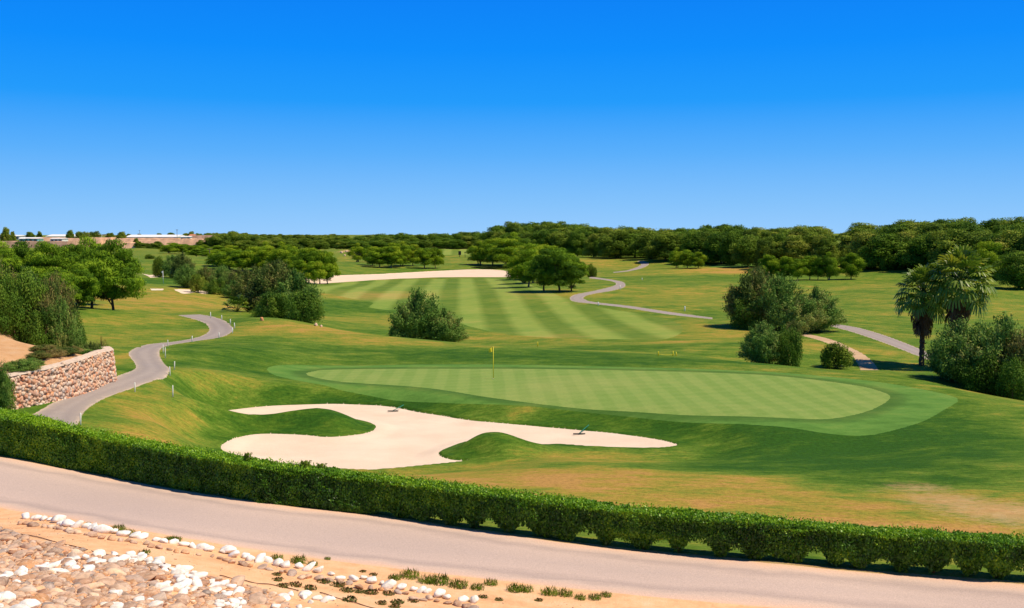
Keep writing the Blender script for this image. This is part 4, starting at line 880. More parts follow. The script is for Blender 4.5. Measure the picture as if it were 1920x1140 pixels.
# weeds on the verge: grass tufts and dark succulents
TF = [tuft_proto(430 + i, 'weed', 130, .16, .10, .11, .014) for i in range(3)]; RW = [tuft_proto(440 + i, 'redweed', 150, .14, .05, .045, .025) for i in range(3)]
tn = 'green grass tufts on the sandy verge'
for px, py, s, lab in [(118,976,.6,'small green tuft near the left start of the white stone row'),(165,982,.5,'tiny tuft between road and second white stone'),(222,993,1.1,'bushy green tuft behind the large white stones'),(240,1001,1.0,'yellow green tuft low beside the large white stones'),(330,1012,.9,'tuft by the road edge left of two round white stones'),(318,1010,.7,'left half of the tuft pair by the road edge'),(270,1037,.8,'grey green tuft on bare sand beside the drip pipe'),(420,1030,.5,'tiny tuft at the road edge behind the white row'),(520,1046,.9,'tuft left of the broad one at the road edge'),(560,1053,1.2,'broad bright tuft at the road edge'),(585,1058,.8,'tail of the broad tuft at the road edge'),(614,1047,.5,'dark lone sprig on the road edge'),(740,1084,.9,'first tuft of the grassy strip beside the road'),(768,1081,1.4,'tallest tuft of the grassy strip beside the road'),(800,1090,1.2,'third tuft of the grassy strip'),(825,1092,1.5,'bright tuft in the middle of the grassy strip'),(860,1099,1.3,'wide tuft right of the middle of the grassy strip'),(895,1103,1.0,'sparse tuft in the grassy strip above the last white stone'),(920,1094,1.0,'yellowish tuft nearest the road'),(965,1106,1.2,'green tuft left of centre beyond the white row'),(985,1106,1.1,'green tuft directly left of the sparse clump'),(1030,1112,1.2,'sparse clump in line with the last tufts'),(1060,1114,1.1,'clump with short blades near the end of the verge'),(1088,1121,.8,'small dark blade tuft on the verge'),(1115,1121,.9,'last but one tuft on the right of the verge'),(1136,1116,.8,'last upright tuft on the right of the verge')]:
    p = at(px, py + 2); o = link('grass_tuft', TF[int(px) % 3], None, p); o.scale = (s, s, s * 1.2); o.rotation_euler.z = px; tag(o, lab, 'grass tuft', tn)
for px, py, s in [(518,1078,.8),(520,1088,.9),(530,1100,1),(552,1098,1.1),(580,1104,1.1),(606,1092,1.1),(633,1098,1.2),(650,1108,1.1),(672,1110,.9),(695,1112,1.2),(728,1114,1),(655,1126,1.2),(745,1130,1),(715,1132,.9),(775,1128,.8),(700,1078,.7),(680,1072,.6),(905,1120,.8),(935,1125,.7),(740,1138,.9),(1010,1126,.7)]:
    p = at(px, py); o = link('succulent', RW[px % 3], None, p); o.scale = (s, s, s); o.rotation_euler.z = px; tag(o, 'low reddish succulent on the sand below the white row', 'succulent', 'succulents on the sandy verge')
# ------------------------------------------------------------------ stone retaining wall
def build_wall():
    W = np.vstack([smoothpx(WALL, 5, False)]); L = np.concatenate([[0], np.cumsum(np.linalg.norm(np.diff(W, axis=0), axis=1))]); n = 90; S = np.linspace(0, L[-1], n)
    X = np.interp(S, L, W[:, 0]); Y = np.interp(S, L, W[:, 1]); d = np.stack([np.gradient(X), np.gradient(Y)], 1); d /= np.linalg.norm(d, axis=1, keepdims=True); nr = np.stack([d[:, 1], -d[:, 0]], 1)  # outward, to the path
    zb = base(X + nr[:, 0] * .3, Y + nr[:, 1] * .3) - .25; zt = np.full(n, -6.02) - .0 * S; endk = sstep(L[-1], L[-1] - 2.2, S); zt = zt - (1 - endk) * .35
    root = empty('stone_wall', (X[n // 2], Y[n // 2], zb[n // 2])); tag(root, 'curved retaining wall of red and grey rubble stones on the left', 'wall'); o0 = np.array([X[n//2], Y[n//2], zb[n//2]])
    V = []; Fc = []
    for i in range(n):
        for off, z in ((.20, zb[i]), (.02, zt[i] - .04), (-.42, zt[i] - .04), (-.42, zb[i])): V.append(np.array([X[i] + nr[i, 0] * off, Y[i] + nr[i, 1] * off, z]) - o0)
    for i in range(n - 1):
        for k in range(4): Fc.append((i*4 + k, i*4 + (k+1) % 4, (i+1)*4 + (k+1) % 4, (i+1)*4 + k))
    me = bpy.data.meshes.new('wall_core'); me.from_pydata([tuple(v) for v in V], [], Fc); me.update(); me.materials.append(M['mortar']); link('core', me, root)
    rng = np.random.default_rng(8); VV = []; FF = []; TT = []; nb = 0; z0 = 0
    row = 0; zrel = 0.02
    while zrel < 1.0:
        s = rng.uniform(0, .2)
        rh = rng.uniform(.075, .125)
        while s < L[-1]:
            wdt = rng.uniform(.10, .26); x, y = np.interp(s, S, X), np.interp(s, S, Y); nx, ny = np.interp(s, S, nr[:, 0]), np.interp(s, S, nr[:, 1]); b0, t0 = np.interp(s, S, zb), np.interp(s, S, zt)
            off = .20 - .18 * zrel; g = stone_like[rng.integers(5)]; v = g[0] * np.array([wdt * 1.12, .26, rh * (t0 - b0) * 1.25 * rng.uniform(.9, 1.25)]); ang = math.atan2(ny, nx) - math.pi / 2
            tl = rng.normal(0, .5); v = np.stack([v[:, 0] * math.cos(tl) - v[:, 2] * math.sin(tl), v[:, 1], v[:, 0] * math.sin(tl) + v[:, 2] * math.cos(tl)], 1)
            v = np.stack([v[:, 0] * math.cos(ang) - v[:, 1] * math.sin(ang), v[:, 0] * math.sin(ang) + v[:, 1] * math.cos(ang), v[:, 2]], 1)
            VV.append(v + np.array([x + nx * off, y + ny * off, b0 + (t0 - b0) * (zrel + rng.normal(0, .03))]) - o0); FF.append(g[1] + nb); TT.append(np.full(len(g[1]), rng.random())); nb += len(g[0]); s += wdt * .86
        zrel += rh * .86
    link('rubble_facing', mesh_np('wall_rubble', np.vstack(VV), np.vstack(FF), M['wallrock'], False, {'tint': ('FACE', np.concatenate(TT))}), root)
    cap = MB(); rngc = np.random.default_rng(5)
    capV = []; capF = []
    for i in range(n):
        for off, z in ((.10, zt[i] - .03), (.08, zt[i] + .035), (-.44, zt[i] + .04), (-.46, zt[i] - .03)): capV.append(np.array([X[i] + nr[i, 0] * off, Y[i] + nr[i, 1] * off, z + rngc.normal(0, .008)]) - o0)
    for i in range(n - 1):
        for k in range(4): capF.append((i*4 + k, i*4 + (k+1) % 4, (i+1)*4 + (k+1) % 4, (i+1)*4 + k))
    me = bpy.data.meshes.new('wall_cap'); me.from_pydata([tuple(v) for v in capV], [], capF); me.update(); me.materials.append(M['mortarcap']); link('coping', me, root)
M['mortar'] = flat('wall_mortar', (.30, .22, .17), .95, .05, .3); M['mortarcap'] = flat('wall_coping', (.66, .52, .42), .95, .05, .2, 6)
stone_like = []
for _v, _f in GEO1:
    _q = unit(_v); _q = np.sign(_q) * np.abs(_q) ** .62 * .42; stone_like.append((_q * (1 + .10 * np.sin(_v * 9 + _v[:, ::-1] * 7)), _f))
build_wall()
# ------------------------------------------------------------------ golf things
M['yellow'] = flat('yellow_paint', (.75, .62, .02), .4, .4, .05); M['whitep'] = flat('white_paint', (.80, .80, .76), .5, .3, .06); M['greenp'] = flat('green_plastic', (.02, .20, .13), .5, .3, .1); M['black'] = flat('black_rubber', (.03, .03, .03), .7, .2, .1); M['hole'] = flat('hole_liner', (.6, .6, .55), .6, .2, .05)
def flagstick(px, py, h, lab, mat, flagmat, fw=.38, rad=.016):
    p = at(px, py); root = empty('flagstick', p); tag(root, lab, 'flagstick'); mb = MB(); mb.tube([(0, 0, -.1), (0, 0, h)], [rad, rad * .7], 8); link('pole', mb.mesh('flag_pole', M[mat], True), root)
    V = []; Fc = []; nx, nz = 9, 5
    for i in range(nx):
        for j in range(nz):
            t = i / (nx - 1); V.append((-.01 - fw * t * .75, .05 * math.sin(t * 7 + j * .4) * (t + .2), h - .03 - .30 * j / (nz - 1) * (1 - .15 * t) - .16 * t * t + .02 * math.sin(t * 9)))
    for i in range(nx - 1):
        for j in range(nz - 1): Fc.append((i*nz + j, i*nz + j + 1, (i+1)*nz + j + 1, (i+1)*nz + j))
    me = bpy.data.meshes.new('flag_cloth'); me.from_pydata(V, [], Fc); me.update(); me.materials.append(M[flagmat]); f = link('flag', me, root); sm = f.modifiers.new('thick', 'SOLIDIFY'); sm.thickness = .006
    mb = MB(); mb.tube([(0, 0, .004), (0, 0, .012)], [.054, .054], 14); link('cup_rim', mb.mesh('cup_rim', M['hole']), root); return root
flagstick(925, 710, 2.12, 'yellow flagstick with drooping yellow flag on the near putting green', 'yellow', 'yellow', rad=.028)
flagstick(306, 531, 2.3, 'distant white flagstick on the left green by the small bunkers', 'whitep', 'whitep', rad=.05)
flagstick(1016, 537, 2.1, 'thin pale flagstick beside the leaning pines', 'whitep', 'whitep', .3, rad=.04)
def rake(px, py, px2, py2, lab):
    p = at(px, py); q = march([px2], [py2], H)[0]; root = empty('bunker_rake', p); tag(root, lab, 'rake', 'rakes left in the bunker'); hd = MB()
    hd.box((0, 0, .05), (.62, .06, .045)); link('head', hd.mesh('rake_head', M['black']), root); th = MB()
    for i in range(14): th.tube([(-.29 + i * .58 / 13, 0, .045), (-.29 + i * .58 / 13, -.015, -.04)], [.010, .006], 5)
    link('tines', th.mesh('rake_tines', M['black']), root)
    d = Vector((q[0] - p.x, q[1] - p.y, q[2] + .06 - p.z)); d = d * min(1.0, 1.9 / d.length); hb = MB(); hb.tube([(0, 0, .07), tuple(d * .5 + Vector((0, 0, .05))), tuple(d + Vector((0, 0, .03)))], .022, 7); link('handle', hb.mesh('rake_handle', M['greenp'], True), root)
rake(737, 772, 757, 762, 'green handled rake at the upper edge of the big bunker, left one')
rake(1086, 815, 1104, 800, 'green handled rake lying in the narrow right arm of the bunker')
def stake(px, py, h, lab, mat='whitep', name='marker_stake', r=.035, grp='white stakes along the winding cart path', lean=.06):
    p = at(px, py); mb = MB(); lx = random.Random(px).uniform(-lean, lean); n = 8
    mb.tube([(0, 0, -.1), (lx * h * .5, 0, h * .5), (lx * h, 0, h * .96), (lx * h * 1.02, 0, h)], [r, r, r * .95, r * .5], n)
    o = link(name, mb.mesh(name, M[mat], True), None, p); tag(o, lab, 'stake', grp)
for px, py, yt, lab in [(151,797,783,'white stake nearest the hedge where the path comes out'),(253,735,718,'short faint stake on the path edge level with the wall end'),(324,744,722,'leaning white stake on the grass below the path bend'),(319,704,687,'white stake at the sharp corner of the path'),(327,693,679,'thin stake standing in grass right of the path corner'),(310,672,651,'taller stake on the right edge above the corner'),(306,662,646,'stake leaning beside the taller one at the upper bend'),(315,650,637,'stake at the narrow neck of the cart path'),(360,641,632,'short stake midway to the far path bend'),(411,634,623,'stake at the lower right of the far path bend'),(436,625,614,'stake on the outer edge of the far path bend'),(440,616,605,'thin stake just off the outer edge of the far path bend'),(432,608,598,'stake on the grass above the far path bend'),(416,600,591,'faint pale stake above the far path bend'),(395,596,585,'topmost stake where the cart path goes out of sight')]:
    p = at(px, py); stake(px, py, max(.5, (py - yt) * p.y / F), lab, r=.030 if p.y < 80 else .040)
for px, py, yt, lab in [(1122,573,566,'white stake on the lower edge of the winding valley path'),(1163,543,535,'white stake by the sharp bend of the valley path'),(1284,583,574,'pale stake on the lawn right of the valley path'),(1204,525,522,'tiny white marker lying on the striped slope'),(895,488,481,'thin white stake below the small far pines')]:
    p = at(px, py); stake(px, py, max(.5, (py - yt) * p.y / F), lab, r=.08, grp='pale stakes by the valley path')
for px, py, yt, lab in [(1008,650,641,'lone yellow stake beyond the putting green'),(1234,667,660,'left yellow stake of the low roped pair'),(1262,668,658,'right yellow stake of the low roped pair, the thicker one'),(1268,668,661,'slim yellow stake touching the roped pair')]:
    p = at(px, py); stake(px, py, max(.35, (py - yt) * p.y / F), lab, 'yellow', r=.05, grp='yellow stakes beyond the green')
a = at(1234, 667); b = at(1262, 668); mb = MB(); mb.tube([a + Vector((0, 0, .12)), (a + b) / 2 + Vector((0, 0, .08)), b + Vector((0, 0, .12))], .012, 5); tag(link('rope', mb.mesh('rope', M['yellow'], True)), 'thin yellow rope slung between the two low yellow stakes', 'rope')
p = at(862, 482); mb = MB(); mb.tube([(0, 0, 0), (0, 0, 1.0)], .12, 6); mb.box((0, 0, 1.7), (1.1, .5, 1.6)); tag(link('ball_washer', mb.mesh('ball_washer', M['black']), None, p), 'dark upright post box on the far fairway', 'post')
p = at(872, 483); mb = MB(); mb.tube([(0, 0, 0), (0, 0, 2.4)], .10, 6); mb.box((0, 0, 2.2), (.5, .2, .4)); tag(link('marker_post', mb.mesh('marker_post', M['black']), None, p), 'thin dark post right of the upright post box', 'post')
p = at(1354, 492); mb = MB(); mb.box((0, 0, .6), (1.0, .6, 1.2)); mb.box((0, 0, 1.35), (.6, .5, .35)); tag(link('tee_marker_box', mb.mesh('tee_marker_box', M['whitep']), None, p), 'small white box on the far tee under the dark pines', 'box')
# boulders
M['orock'] = flat('orange_rock', (.62, .28, .13), .9, .1, .25, 2); M['prock'] = flat('pale_rock', (.66, .46, .32), .9, .1, .25, 2)
bo = mesh_np('boulder_mesh', *stone_geo(301, 3, .5), M['orock'], True); bp = mesh_np('boulder_mesh', *stone_geo(302, 3, .5), M['prock'], True)
def boulder(me, px, py, wpx, lab, hk=.8):
    p = at(px, py); s = wpx * p.y / F; o = link('boulder', me, None, (p.x, p.y, p.z + s * .2)); o.scale = (s, s * .8, s * hk); o.rotation_euler.z = px; tag(o, lab, 'boulder')
boulder(bo, 146, 652, 14, 'orange boulder at the end of the sandy bank under the shrubs')
boulder(bp, 592, 611, 9, 'left one of two pale rocks at the foot of the big shrub clump', 1.0); boulder(bp, 602, 613, 7, 'smaller right one of two pale rocks at the foot of the big shrub clump', .9)
boulder(bo, 492, 601, 11, 'reddish rock half hidden under the big shrub clump'); boulder(bp, 428, 543, 6, 'pale stone at the foot of the browned shrubs beyond the small bunker'); boulder(bp, 355, 537, 7, 'pale rock beside the left shrubs near the distant green')
boulder(bp, 958, 508, 7, 'white block at the right end of the long waste bunker')
for i, (px, py, w) in enumerate([(640,475,7),(650,473,6),(658,479,8),(646,480,6)]): boulder(bp, px, py, w, 'sandstone rock in the pale outcrop'); COL.objects[-1]["group"] = 'rocks of the pale outcrop'
# ------------------------------------------------------------------ palms
gp = atd(1731, 86); palm('fan_palm', gp, ray(1731, 549)[1] * 86 - gp.z, 2.35, 4, 'left fan palm with bare trunk and brown skirt of dead leaves', 'pair of fan palms', 2.7, .19)
gp = atd(1790, 84); palm('fan_palm', gp, ray(1800, 528)[1] * 84 - gp.z, 2.8, 6, 'right taller fan palm rising out of the large bush', 'pair of fan palms', 2.6, .20, (.5, 0))
dp = fan_clump(12, 1.5, 22); fan2 = fan_clump(13, 1.6, 26)
g = atd(445, 119); o = spawn('dwarf_palm', fan2, g, 0, (1.15, 1.15, 1.4), 'dwarf fan palm on the left lawn beside the big shrub clump', 'dwarf palm')
g = atd(168, 58); o = spawn('dwarf_palm', dp, g, 1, (.9, .9, .95), 'dwarf fan palm at the top of the sandy bank', 'dwarf palm')
# ------------------------------------------------------------------ shrubs
plant('darkbush', 1570, 84.5, 644, 76, 'small round dark green shrub beside the dirt track')
plant('olive', 1432, 81.5, 598, 100, 'grey green feathery shrub behind the ridge left of the dirt track', var=0); plant('glossy', 1478, 80.5, 612, 66, 'bright green bush joined to the right of the feathery shrub'); 
plant('brown', 1415, 123, 496, 128, 'tall olive shrub on the left of the valley clump', var=0); plant('olive', 1460, 120, 515, 120, 'dense middle shrub of the valley clump', var=1); plant('olive', 1528, 119, 538, 116, 'spreading grey shrub on the right of the valley clump', var=2); plant('olive', 1500, 117, 556, 110, 'deep green shrub tucked low in the valley clump'); plant('brown', 1490, 104, 598, 40, 'little yellowish shrub at the front of the valley clump')
plant('glossy', 1400, 122, 545, 84, 'low grey shrub at the left foot of the valley clump', var=1)
plant('olive', 785, 104, 542, 122, 'lone feathery shrub behind the ridge left of the flag', var=1, rz=1); plant('olive', 832, 104, 578, 96, 'lower right flank shrub of the lone feathery one', var=2); plant('brown', 760, 104, 575, 64, 'lower left flank shrub of the lone feathery one', var=1)
plant('olive', 1806, 76, 594, 160, 'large feathery bush at the foot of the palms', var=0); plant('olive', 1885, 74, 590, 170, 'large feathery bush at the right edge of the picture', var=1); plant('brown', 1945, 72, 600, 150, 'browner bush cut by the right edge of the picture', var=2); plant('glossy', 1850, 73, 655, 110, 'dark green bush low between the large feathery ones'); plant('glossy', 1915, 70, 670, 110, 'dark low bush in front at the right edge'); plant('olive', 1780, 77, 640, 70, 'small bush in front of the right palm trunk', var=2)
# big clump left of centre
plant('brown', 515, 122, 484, 130, 'tallest brown topped shrub of the left central clump', var=0); plant('brown', 478, 128, 496, 96, 'olive shrub on the left shoulder of the central clump', var=1); plant('olive', 552, 120, 506, 116, 'olive shrub on the right shoulder of the central clump', var=2)
plant('glossy', 515, 108, 545, 90, 'leafy bright green shrub at the front of the central clump'); plant('glossy', 570, 104, 540, 92, 'dark green shrub at the right front of the central clump'); plant('olive', 540, 110, 545, 100, 'grey green shrub filling the front of the central clump', var=0); plant('glossy', 490, 112, 572, 50, 'small green shrub at the left foot of the central clump')
for px, D, yt, wd, kd, lab in [(350,165,492,54,'olive','leftmost dark shrub beyond the small bunker'),(385,168,498,56,'brown','browned shrub second from the left beyond the small bunker'),(372,158,515,40,'darkbush','low dark bush beside the small bunker'),(420,165,497,56,'olive','olive shrub third in the row beyond the small bunker'),(450,160,500,56,'brown','orange brown shrub fourth in the row beyond the small bunker'),(405,156,520,44,'glossy','green shrub in front of the browned row'),(440,152,525,50,'olive','low olive shrub in front of the browned row'),(325,210,478,44,'olive','bushy shrub right of the distant left green'),(345,205,473,50,'brown','brown crowned shrub right of the distant left green'),(300,215,482,36,'darkbush','dark rounded bush right of the distant left green'),(282,300,477,24,'darkbush','small dark bush alone on the distant left slope'),(345,200,500,36,'glossy','dark narrow shrub at the left end of the browned row')]: plant(kd, px, D, yt, wd, lab)
# left bank
for px, D, yt, wd, kd, lab in [(25,57,500,110,'glossy','glossy green shrub at the left edge on the sandy bank'),(85,58,520,100,'brown','browned feathery shrub on the sandy bank'),(60,60,505,90,'olive','grey green shrub between the two front shrubs of the bank'),(115,57,560,80,'olive','olive shrub at the right end of the bank shrubs'),(-10,55,520,90,'glossy','glossy shrub cut off by the left edge'),(140,59,585,44,'glossy','small green shrub beside the dwarf palm'),(70,56,575,80,'glossy','low dark shrub at the front of the bank shrubs'),(0,72,470,120,'brown','yellowed tall shrub behind at the left edge'),(100,66,505,100,'brown','tall yellow brown shrub behind the front row of the bank')]: plant(kd, px, D, yt, wd, lab)
for px, D, yt, wd, kd, lab in [(168,52,638,34,'brown','straggly dry shrub on top of the stone wall'),(185,52.5,645,30,'olive','straggly shrub at the end of the stone wall'),(120,49,655,60,'brown','thin dry scrub along the wall top'),(35,44,672,80,'olive','green scrub overhanging the left part of the wall'),(-5,41,690,60,'glossy','dark bush at the left edge in front of the wall'),(70,47,668,50,'brown','low dry scrub on the bank above the wall'),(-12,40.5,675,56,'olive','olive bush at the left edge by the hedge'),(150,51,650,50,'olive','olive scrub above the middle of the wall'),(188,53.5,632,40,'weedy','tall yellowish brush at the high end of the wall'),(100,48,664,56,'weedy','dry yellowish grass clump above the wall middle'),(55,45.5,674,54,'olive','grey scrub just behind the wall top at left'),(135,50,657,46,'weedy','dry grass clump between the scrub on the wall'),(150,55,632,40,'olive','grey brush beside the orange boulder'),(80,49,660,60,'brown','brown dead brush halfway up the sandy bank'),(200,54,648,26,'olive','thin brush over the curved end of the wall')]: plant(kd, px, D, yt, wd, lab, sink=.05)
# left pines
for px, D, yt, wd, lab, v in [(213,111,455,122,'leaning pine nearest the cart path on the left lawn',0),(172,113,470,110,'pine with a dark slanting trunk left of the leaning one',2),(160,120,452,110,'pine behind the slanting trunk on the left lawn',3),(120,118,462,100,'bushy pine in the middle of the left pine row',1),(85,112,455,100,'tall pine of the left row above the browned shrubs',2),(45,115,458,100,'second pine from the left edge',0),(5,112,460,100,'pine cut by the left edge of the picture',3),(105,100,500,90,'lower pine in front of the left row',1),(150,104,500,80,'pine with its trunk hidden by the bank shrubs',3)]: plant('layered', px, D, yt, wd, lab, 'pines of the left row', var=v)
# middle pines
for px, D, yt, wd, lab, v in [(1022,192,470,84,'left pine of the leaning trio in the middle of the valley',0),(1050,190,467,90,'middle pine of the leaning trio',2),(1072,191,480,64,'right pine of the leaning trio',3)]: plant('layered', px, D, yt, wd, lab, 'leaning pine trio in the valley', var=v)
for px, D, yt, wd, lab in [(990,212,462,84,'pine behind the left of the leaning trio'),(988,266,458,70,'pine above the right end of the waste bunker'),(950,332,447,84,'broad pine behind the end of the waste bunker'),(1000,235,452,80,'high pine behind the leaning trio'),(925,345,446,66,'pine left of the broad one behind the bunker'),(900,350,455,50,'leftmost pine of the group behind the bunker'),(962,345,440,70,'tall back pine of the group behind the bunker'),(1020,260,458,70,'rear pine right of the group behind the bunker'),(1045,250,468,60,'rear pine showing over the leaning trio'),
 (1268,308,466,34,'small bright pine left of a trio below the treeline'),(1288,305,468,36,'small bright pine in the middle of a trio below the treeline'),(1308,303,472,36,'small bright pine right of a trio below the treeline'),
 (712,322,464,52,'rounded pine left in the far island of pines'),(735,322,461,50,'rounded pine second in the far island of pines'),(755,330,456,44,'pine with visible trunk in the far island of pines'),(775,335,458,44,'taller back pine in the far island of pines'),(797,325,462,44,'dark pine in the right pair of the far island'),(817,326,462,34,'rightmost small pine of the far island'),(700,330,462,40,'pine behind the left of the far island'),
 (672,370,458,36,'small pine left of the far island'),(690,375,458,36,'second small pine left of the far island'),(740,350,455,44,'back pine in the middle of the far island')]: plant('pine', px, D, yt, wd, lab)
for px, D, yt, wd, lab in [(1440,243,477,44,'leftmost pine of the bright row above the valley clump'),(1470,241,480,44,'second pine of the bright row'),(1495,240,482,42,'third pine of the bright row'),(1517,242,476,40,'fourth pine of the bright row'),(1532,240,480,36,'fifth pine of the bright row'),(1552,239,476,42,'sixth pine of the bright row with a slanted trunk'),(1594,240,474,54,'rounded rightmost pine of the bright row')]: plant('pine', px, D, yt, wd, lab, 'bright pine row on the right lawn')
plant('pine', 1850, 200, 452, 74, 'thin round pine standing clear before the right pine wood'); plant('midpine', 1910, 190, 470, 90, 'yellow green tree at the right edge under the tall pines')
plant('darkbush', 1108, 262, 495, 27, 'round dark bush right of the leaning trio'); plant('brown', 982, 240, 506, 24, 'brownish bush at the right tip of the waste bunker'); plant('darkbush', 955, 322, 492, 22, 'dark bush beside the white block'); plant('brown', 925, 328, 497, 60, 'low reddish brush above the waste bunker'); plant('brown', 900, 332, 500, 40, 'small brown brush left of the low reddish brush'); plant('darkbush', 1408, 275, 504, 22, 'low flat bush on the dry patch below the far tee')
# pines left of centre far
for i, (px, D, yt, wd) in enumerate([(480,262,462,60),(505,258,460,60),(530,255,458,60),(555,250,462,56),(575,246,464,60),(600,244,466,56),(615,246,472,44),(590,238,486,44),(560,240,484,50),(430,262,468,60),(455,258,466,60),(410,270,470,50),(540,280,456,50),(500,285,456,50),(585,262,462,50)]): plant('pine', px, D, yt, wd, 'bright pine in the grove left of the waste bunker', 'pine grove left of the waste bunker')
for i, (px, D, yt, wd) in enumerate([(345,420,456,44),(320,430,457,40),(365,410,458,40),(385,400,460,40),(410,390,460,44),(435,395,460,40),(370,360,466,40),(395,350,466,40),(330,470,455,34)]): plant('pine', px, D, yt, wd, 'small green pine in the cluster below the orange terraces', 'pines below the orange terraces')
for i, (px, D, yt, wd) in enumerate([(262,640,452,18),(272,640,455,26),(290,640,456,22),(300,645,452,20),(258,650,446,12),(415,560,440,50),(440,600,436,50),(455,620,438,40),(470,640,440,40),(490,700,443,40),(400,620,444,40),(345,800,449,20),(380,700,449,20),(520,700,446,40),(545,720,446,40),(500,600,452,50),(460,560,452,50),(575,700,446,40),(605,720,444,36),(630,680,444,40),(540,600,452,60),(600,600,450,40)]): plant('tallpine', px, D, yt, wd, 'small dark tree scattered across the far left plain', 'scattered trees on the far left plain')
for px, D, yt, wd in [(16,700,427,22),(28,720,433,12),(78,900,434,12),(60,950,436,22),(136,820,431,16),(155,820,434,24),(182,850,433,26),(165,830,435,20),(210,850,436,22),(232,830,434,20),(245,1200,438,14),(265,1200,438,12),(302,1100,437,14),(325,1100,436,20),(350,1000,437,18),(362,1000,435,18),(375,950,437,18),(390,950,437,24)]: plant('tallpine', px, D, yt, wd, 'dark tree on the skyline above the white sheds', 'skyline trees above the white sheds')
rr_ = random.Random(9)
for i in range(46):
    px = 395 + i * 5.6 + rr_.uniform(-2, 2); D = rr_.uniform(1100, 1500); plant('tallpine', px, D, 440.5 - 4 * math.exp(-((px - 440) / 50) ** 2) + rr_.uniform(-1.5, 2), rr_.uniform(14, 24), 'tiny dark tree in the left skyline belt', 'skyline belt left of centre')
for i in range(22):
    px = 410 + i * 11 + rr_.uniform(-3, 3); plant('midpine', px, rr_.uniform(850, 1000), 449 + rr_.uniform(-2, 1), rr_.uniform(18, 28), 'small tree in the second belt below the left skyline', 'second belt below the left skyline')
# ------------------------------------------------------------------ the pine woods
SKL = [(640,447),(655,445),(668,440),(690,441),(700,437),(730,435),(745,438),(757,432),(772,437),(790,439),(813,435),(830,437),(850,437),(866,429),(880,433),(892,434),(905,438),(918,440),(928,425),(950,418),(962,418),(985,415),(1000,414),(1020,414),(1050,415),(1075,418),(1100,423),(1130,423),(1150,422),(1180,424),(1200,425),(1225,430),(1245,431),(1265,426),(1285,429),(1310,424),(1330,422),(1350,421),(1375,421),(1400,421),(1420,429),(1440,431),(1460,428),(1485,424),(1510,421),(1530,424),(1545,434),(1556,444)]
SKR = [(1588,430),(1600,421),(1620,420),(1640,424),(1665,423),(1685,414),(1710,413),(1735,413),(1760,412),(1780,407),(1805,408),(1820,418),(1835,420),(1850,410),(1870,407),(1890,409),(1920,412),(1950,411)]
def sk(P, x): return float(np.interp(x, [p[0] for p in P], [p[1] for p in P]))
def wood(P, x0, x1, step, rows, kind, lab, grp, bw):
    for D, frac, j in rows:
        x = x0 + rr_.uniform(0, step)
        while x < x1:
            top = sk(P, x); g = atd(x, D(x)); yb = project(g.x, g.y, g.z)[1]; yt = top + frac * (yb - top) + rr_.uniform(-2, 3.5 + 3 * (frac > 0))
            rl = ('back row ', 'middle row ', 'front row ')[(0, 1, 2)[min(j, 2)]] if len(rows) > 2 else ('back row ', 'front row ')[j]
            plant(kind if rr_.random() < .62 else ('tallpine' if kind == 'midpine' else 'midpine'), x, D(x) * rr_.uniform(.98, 1.02), yt, bw * rr_.uniform(.8, 1.5), rl + lab, grp); x += step * rr_.uniform(.75, 1.25)
wood(SKL, 645, 925, 21, [(lambda x: 560, .0, 0), (lambda x: 520 - (x - 645) * .1, .30, 1)], 'midpine', 'pine of the low distant wood left of centre', 'low distant wood', 38)
front = lambda x: float(np.interp(x, [920,1000,1090,1150,1240,1300,1350,1420,1480,1560], [450,430,402,385,350,330,325,290,285,280]))
wood(SKL, 925, 1160, 24, [(lambda x: front(x) + 110, .0, 0), (lambda x: front(x) + 60, .10, 1), (lambda x: front(x) + 8, .24, 2)], 'midpine', 'pine of the wood above the valley path', 'wood above the valley path', 50)
wood(SKL, 1150, 1550, 28, [(lambda x: front(x) + 70, .0, 0), (lambda x: front(x) + 35, .06, 1), (lambda x: front(x) + 6, .14, 2)], 'tallpine', 'dark pine of the middle right skyline wood', 'dense wood on the middle right', 58)
fr2 = lambda x: float(np.interp(x, [1590,1650,1700,1780,1850,1950], [285,262,255,240,225,215]))
wood(SKR, 1600, 1945, 38, [(lambda x: fr2(x) + 45, .0, 0), (lambda x: fr2(x) + 25, .06, 1), (lambda x: fr2(x) + 5, .20, 2)], 'tallpine', 'tall dark pine of the far right wood', 'tall wood at the far right', 84)
for i, (px, D, yt, wd) in enumerate([(1566,520,441,14),(1578,520,443,16),(1590,500,441,14)]): plant('tallpine', px, D, yt, wd, 'tiny dark tree in the gap between the two dark woods', 'trees in the gap between the woods')
for px, D, yt, wd in [(1560,290,462,40),(1585,285,466,40),(1620,270,470,40),(1540,300,460,40),(1430,292,470,30),(1690,262,480,50),(1740,255,478,50),(1660,262,478,46)]: plant('darkbush', px, D, yt, wd, 'dark bush at the foot of the right hand woods', 'undergrowth of the right hand woods')
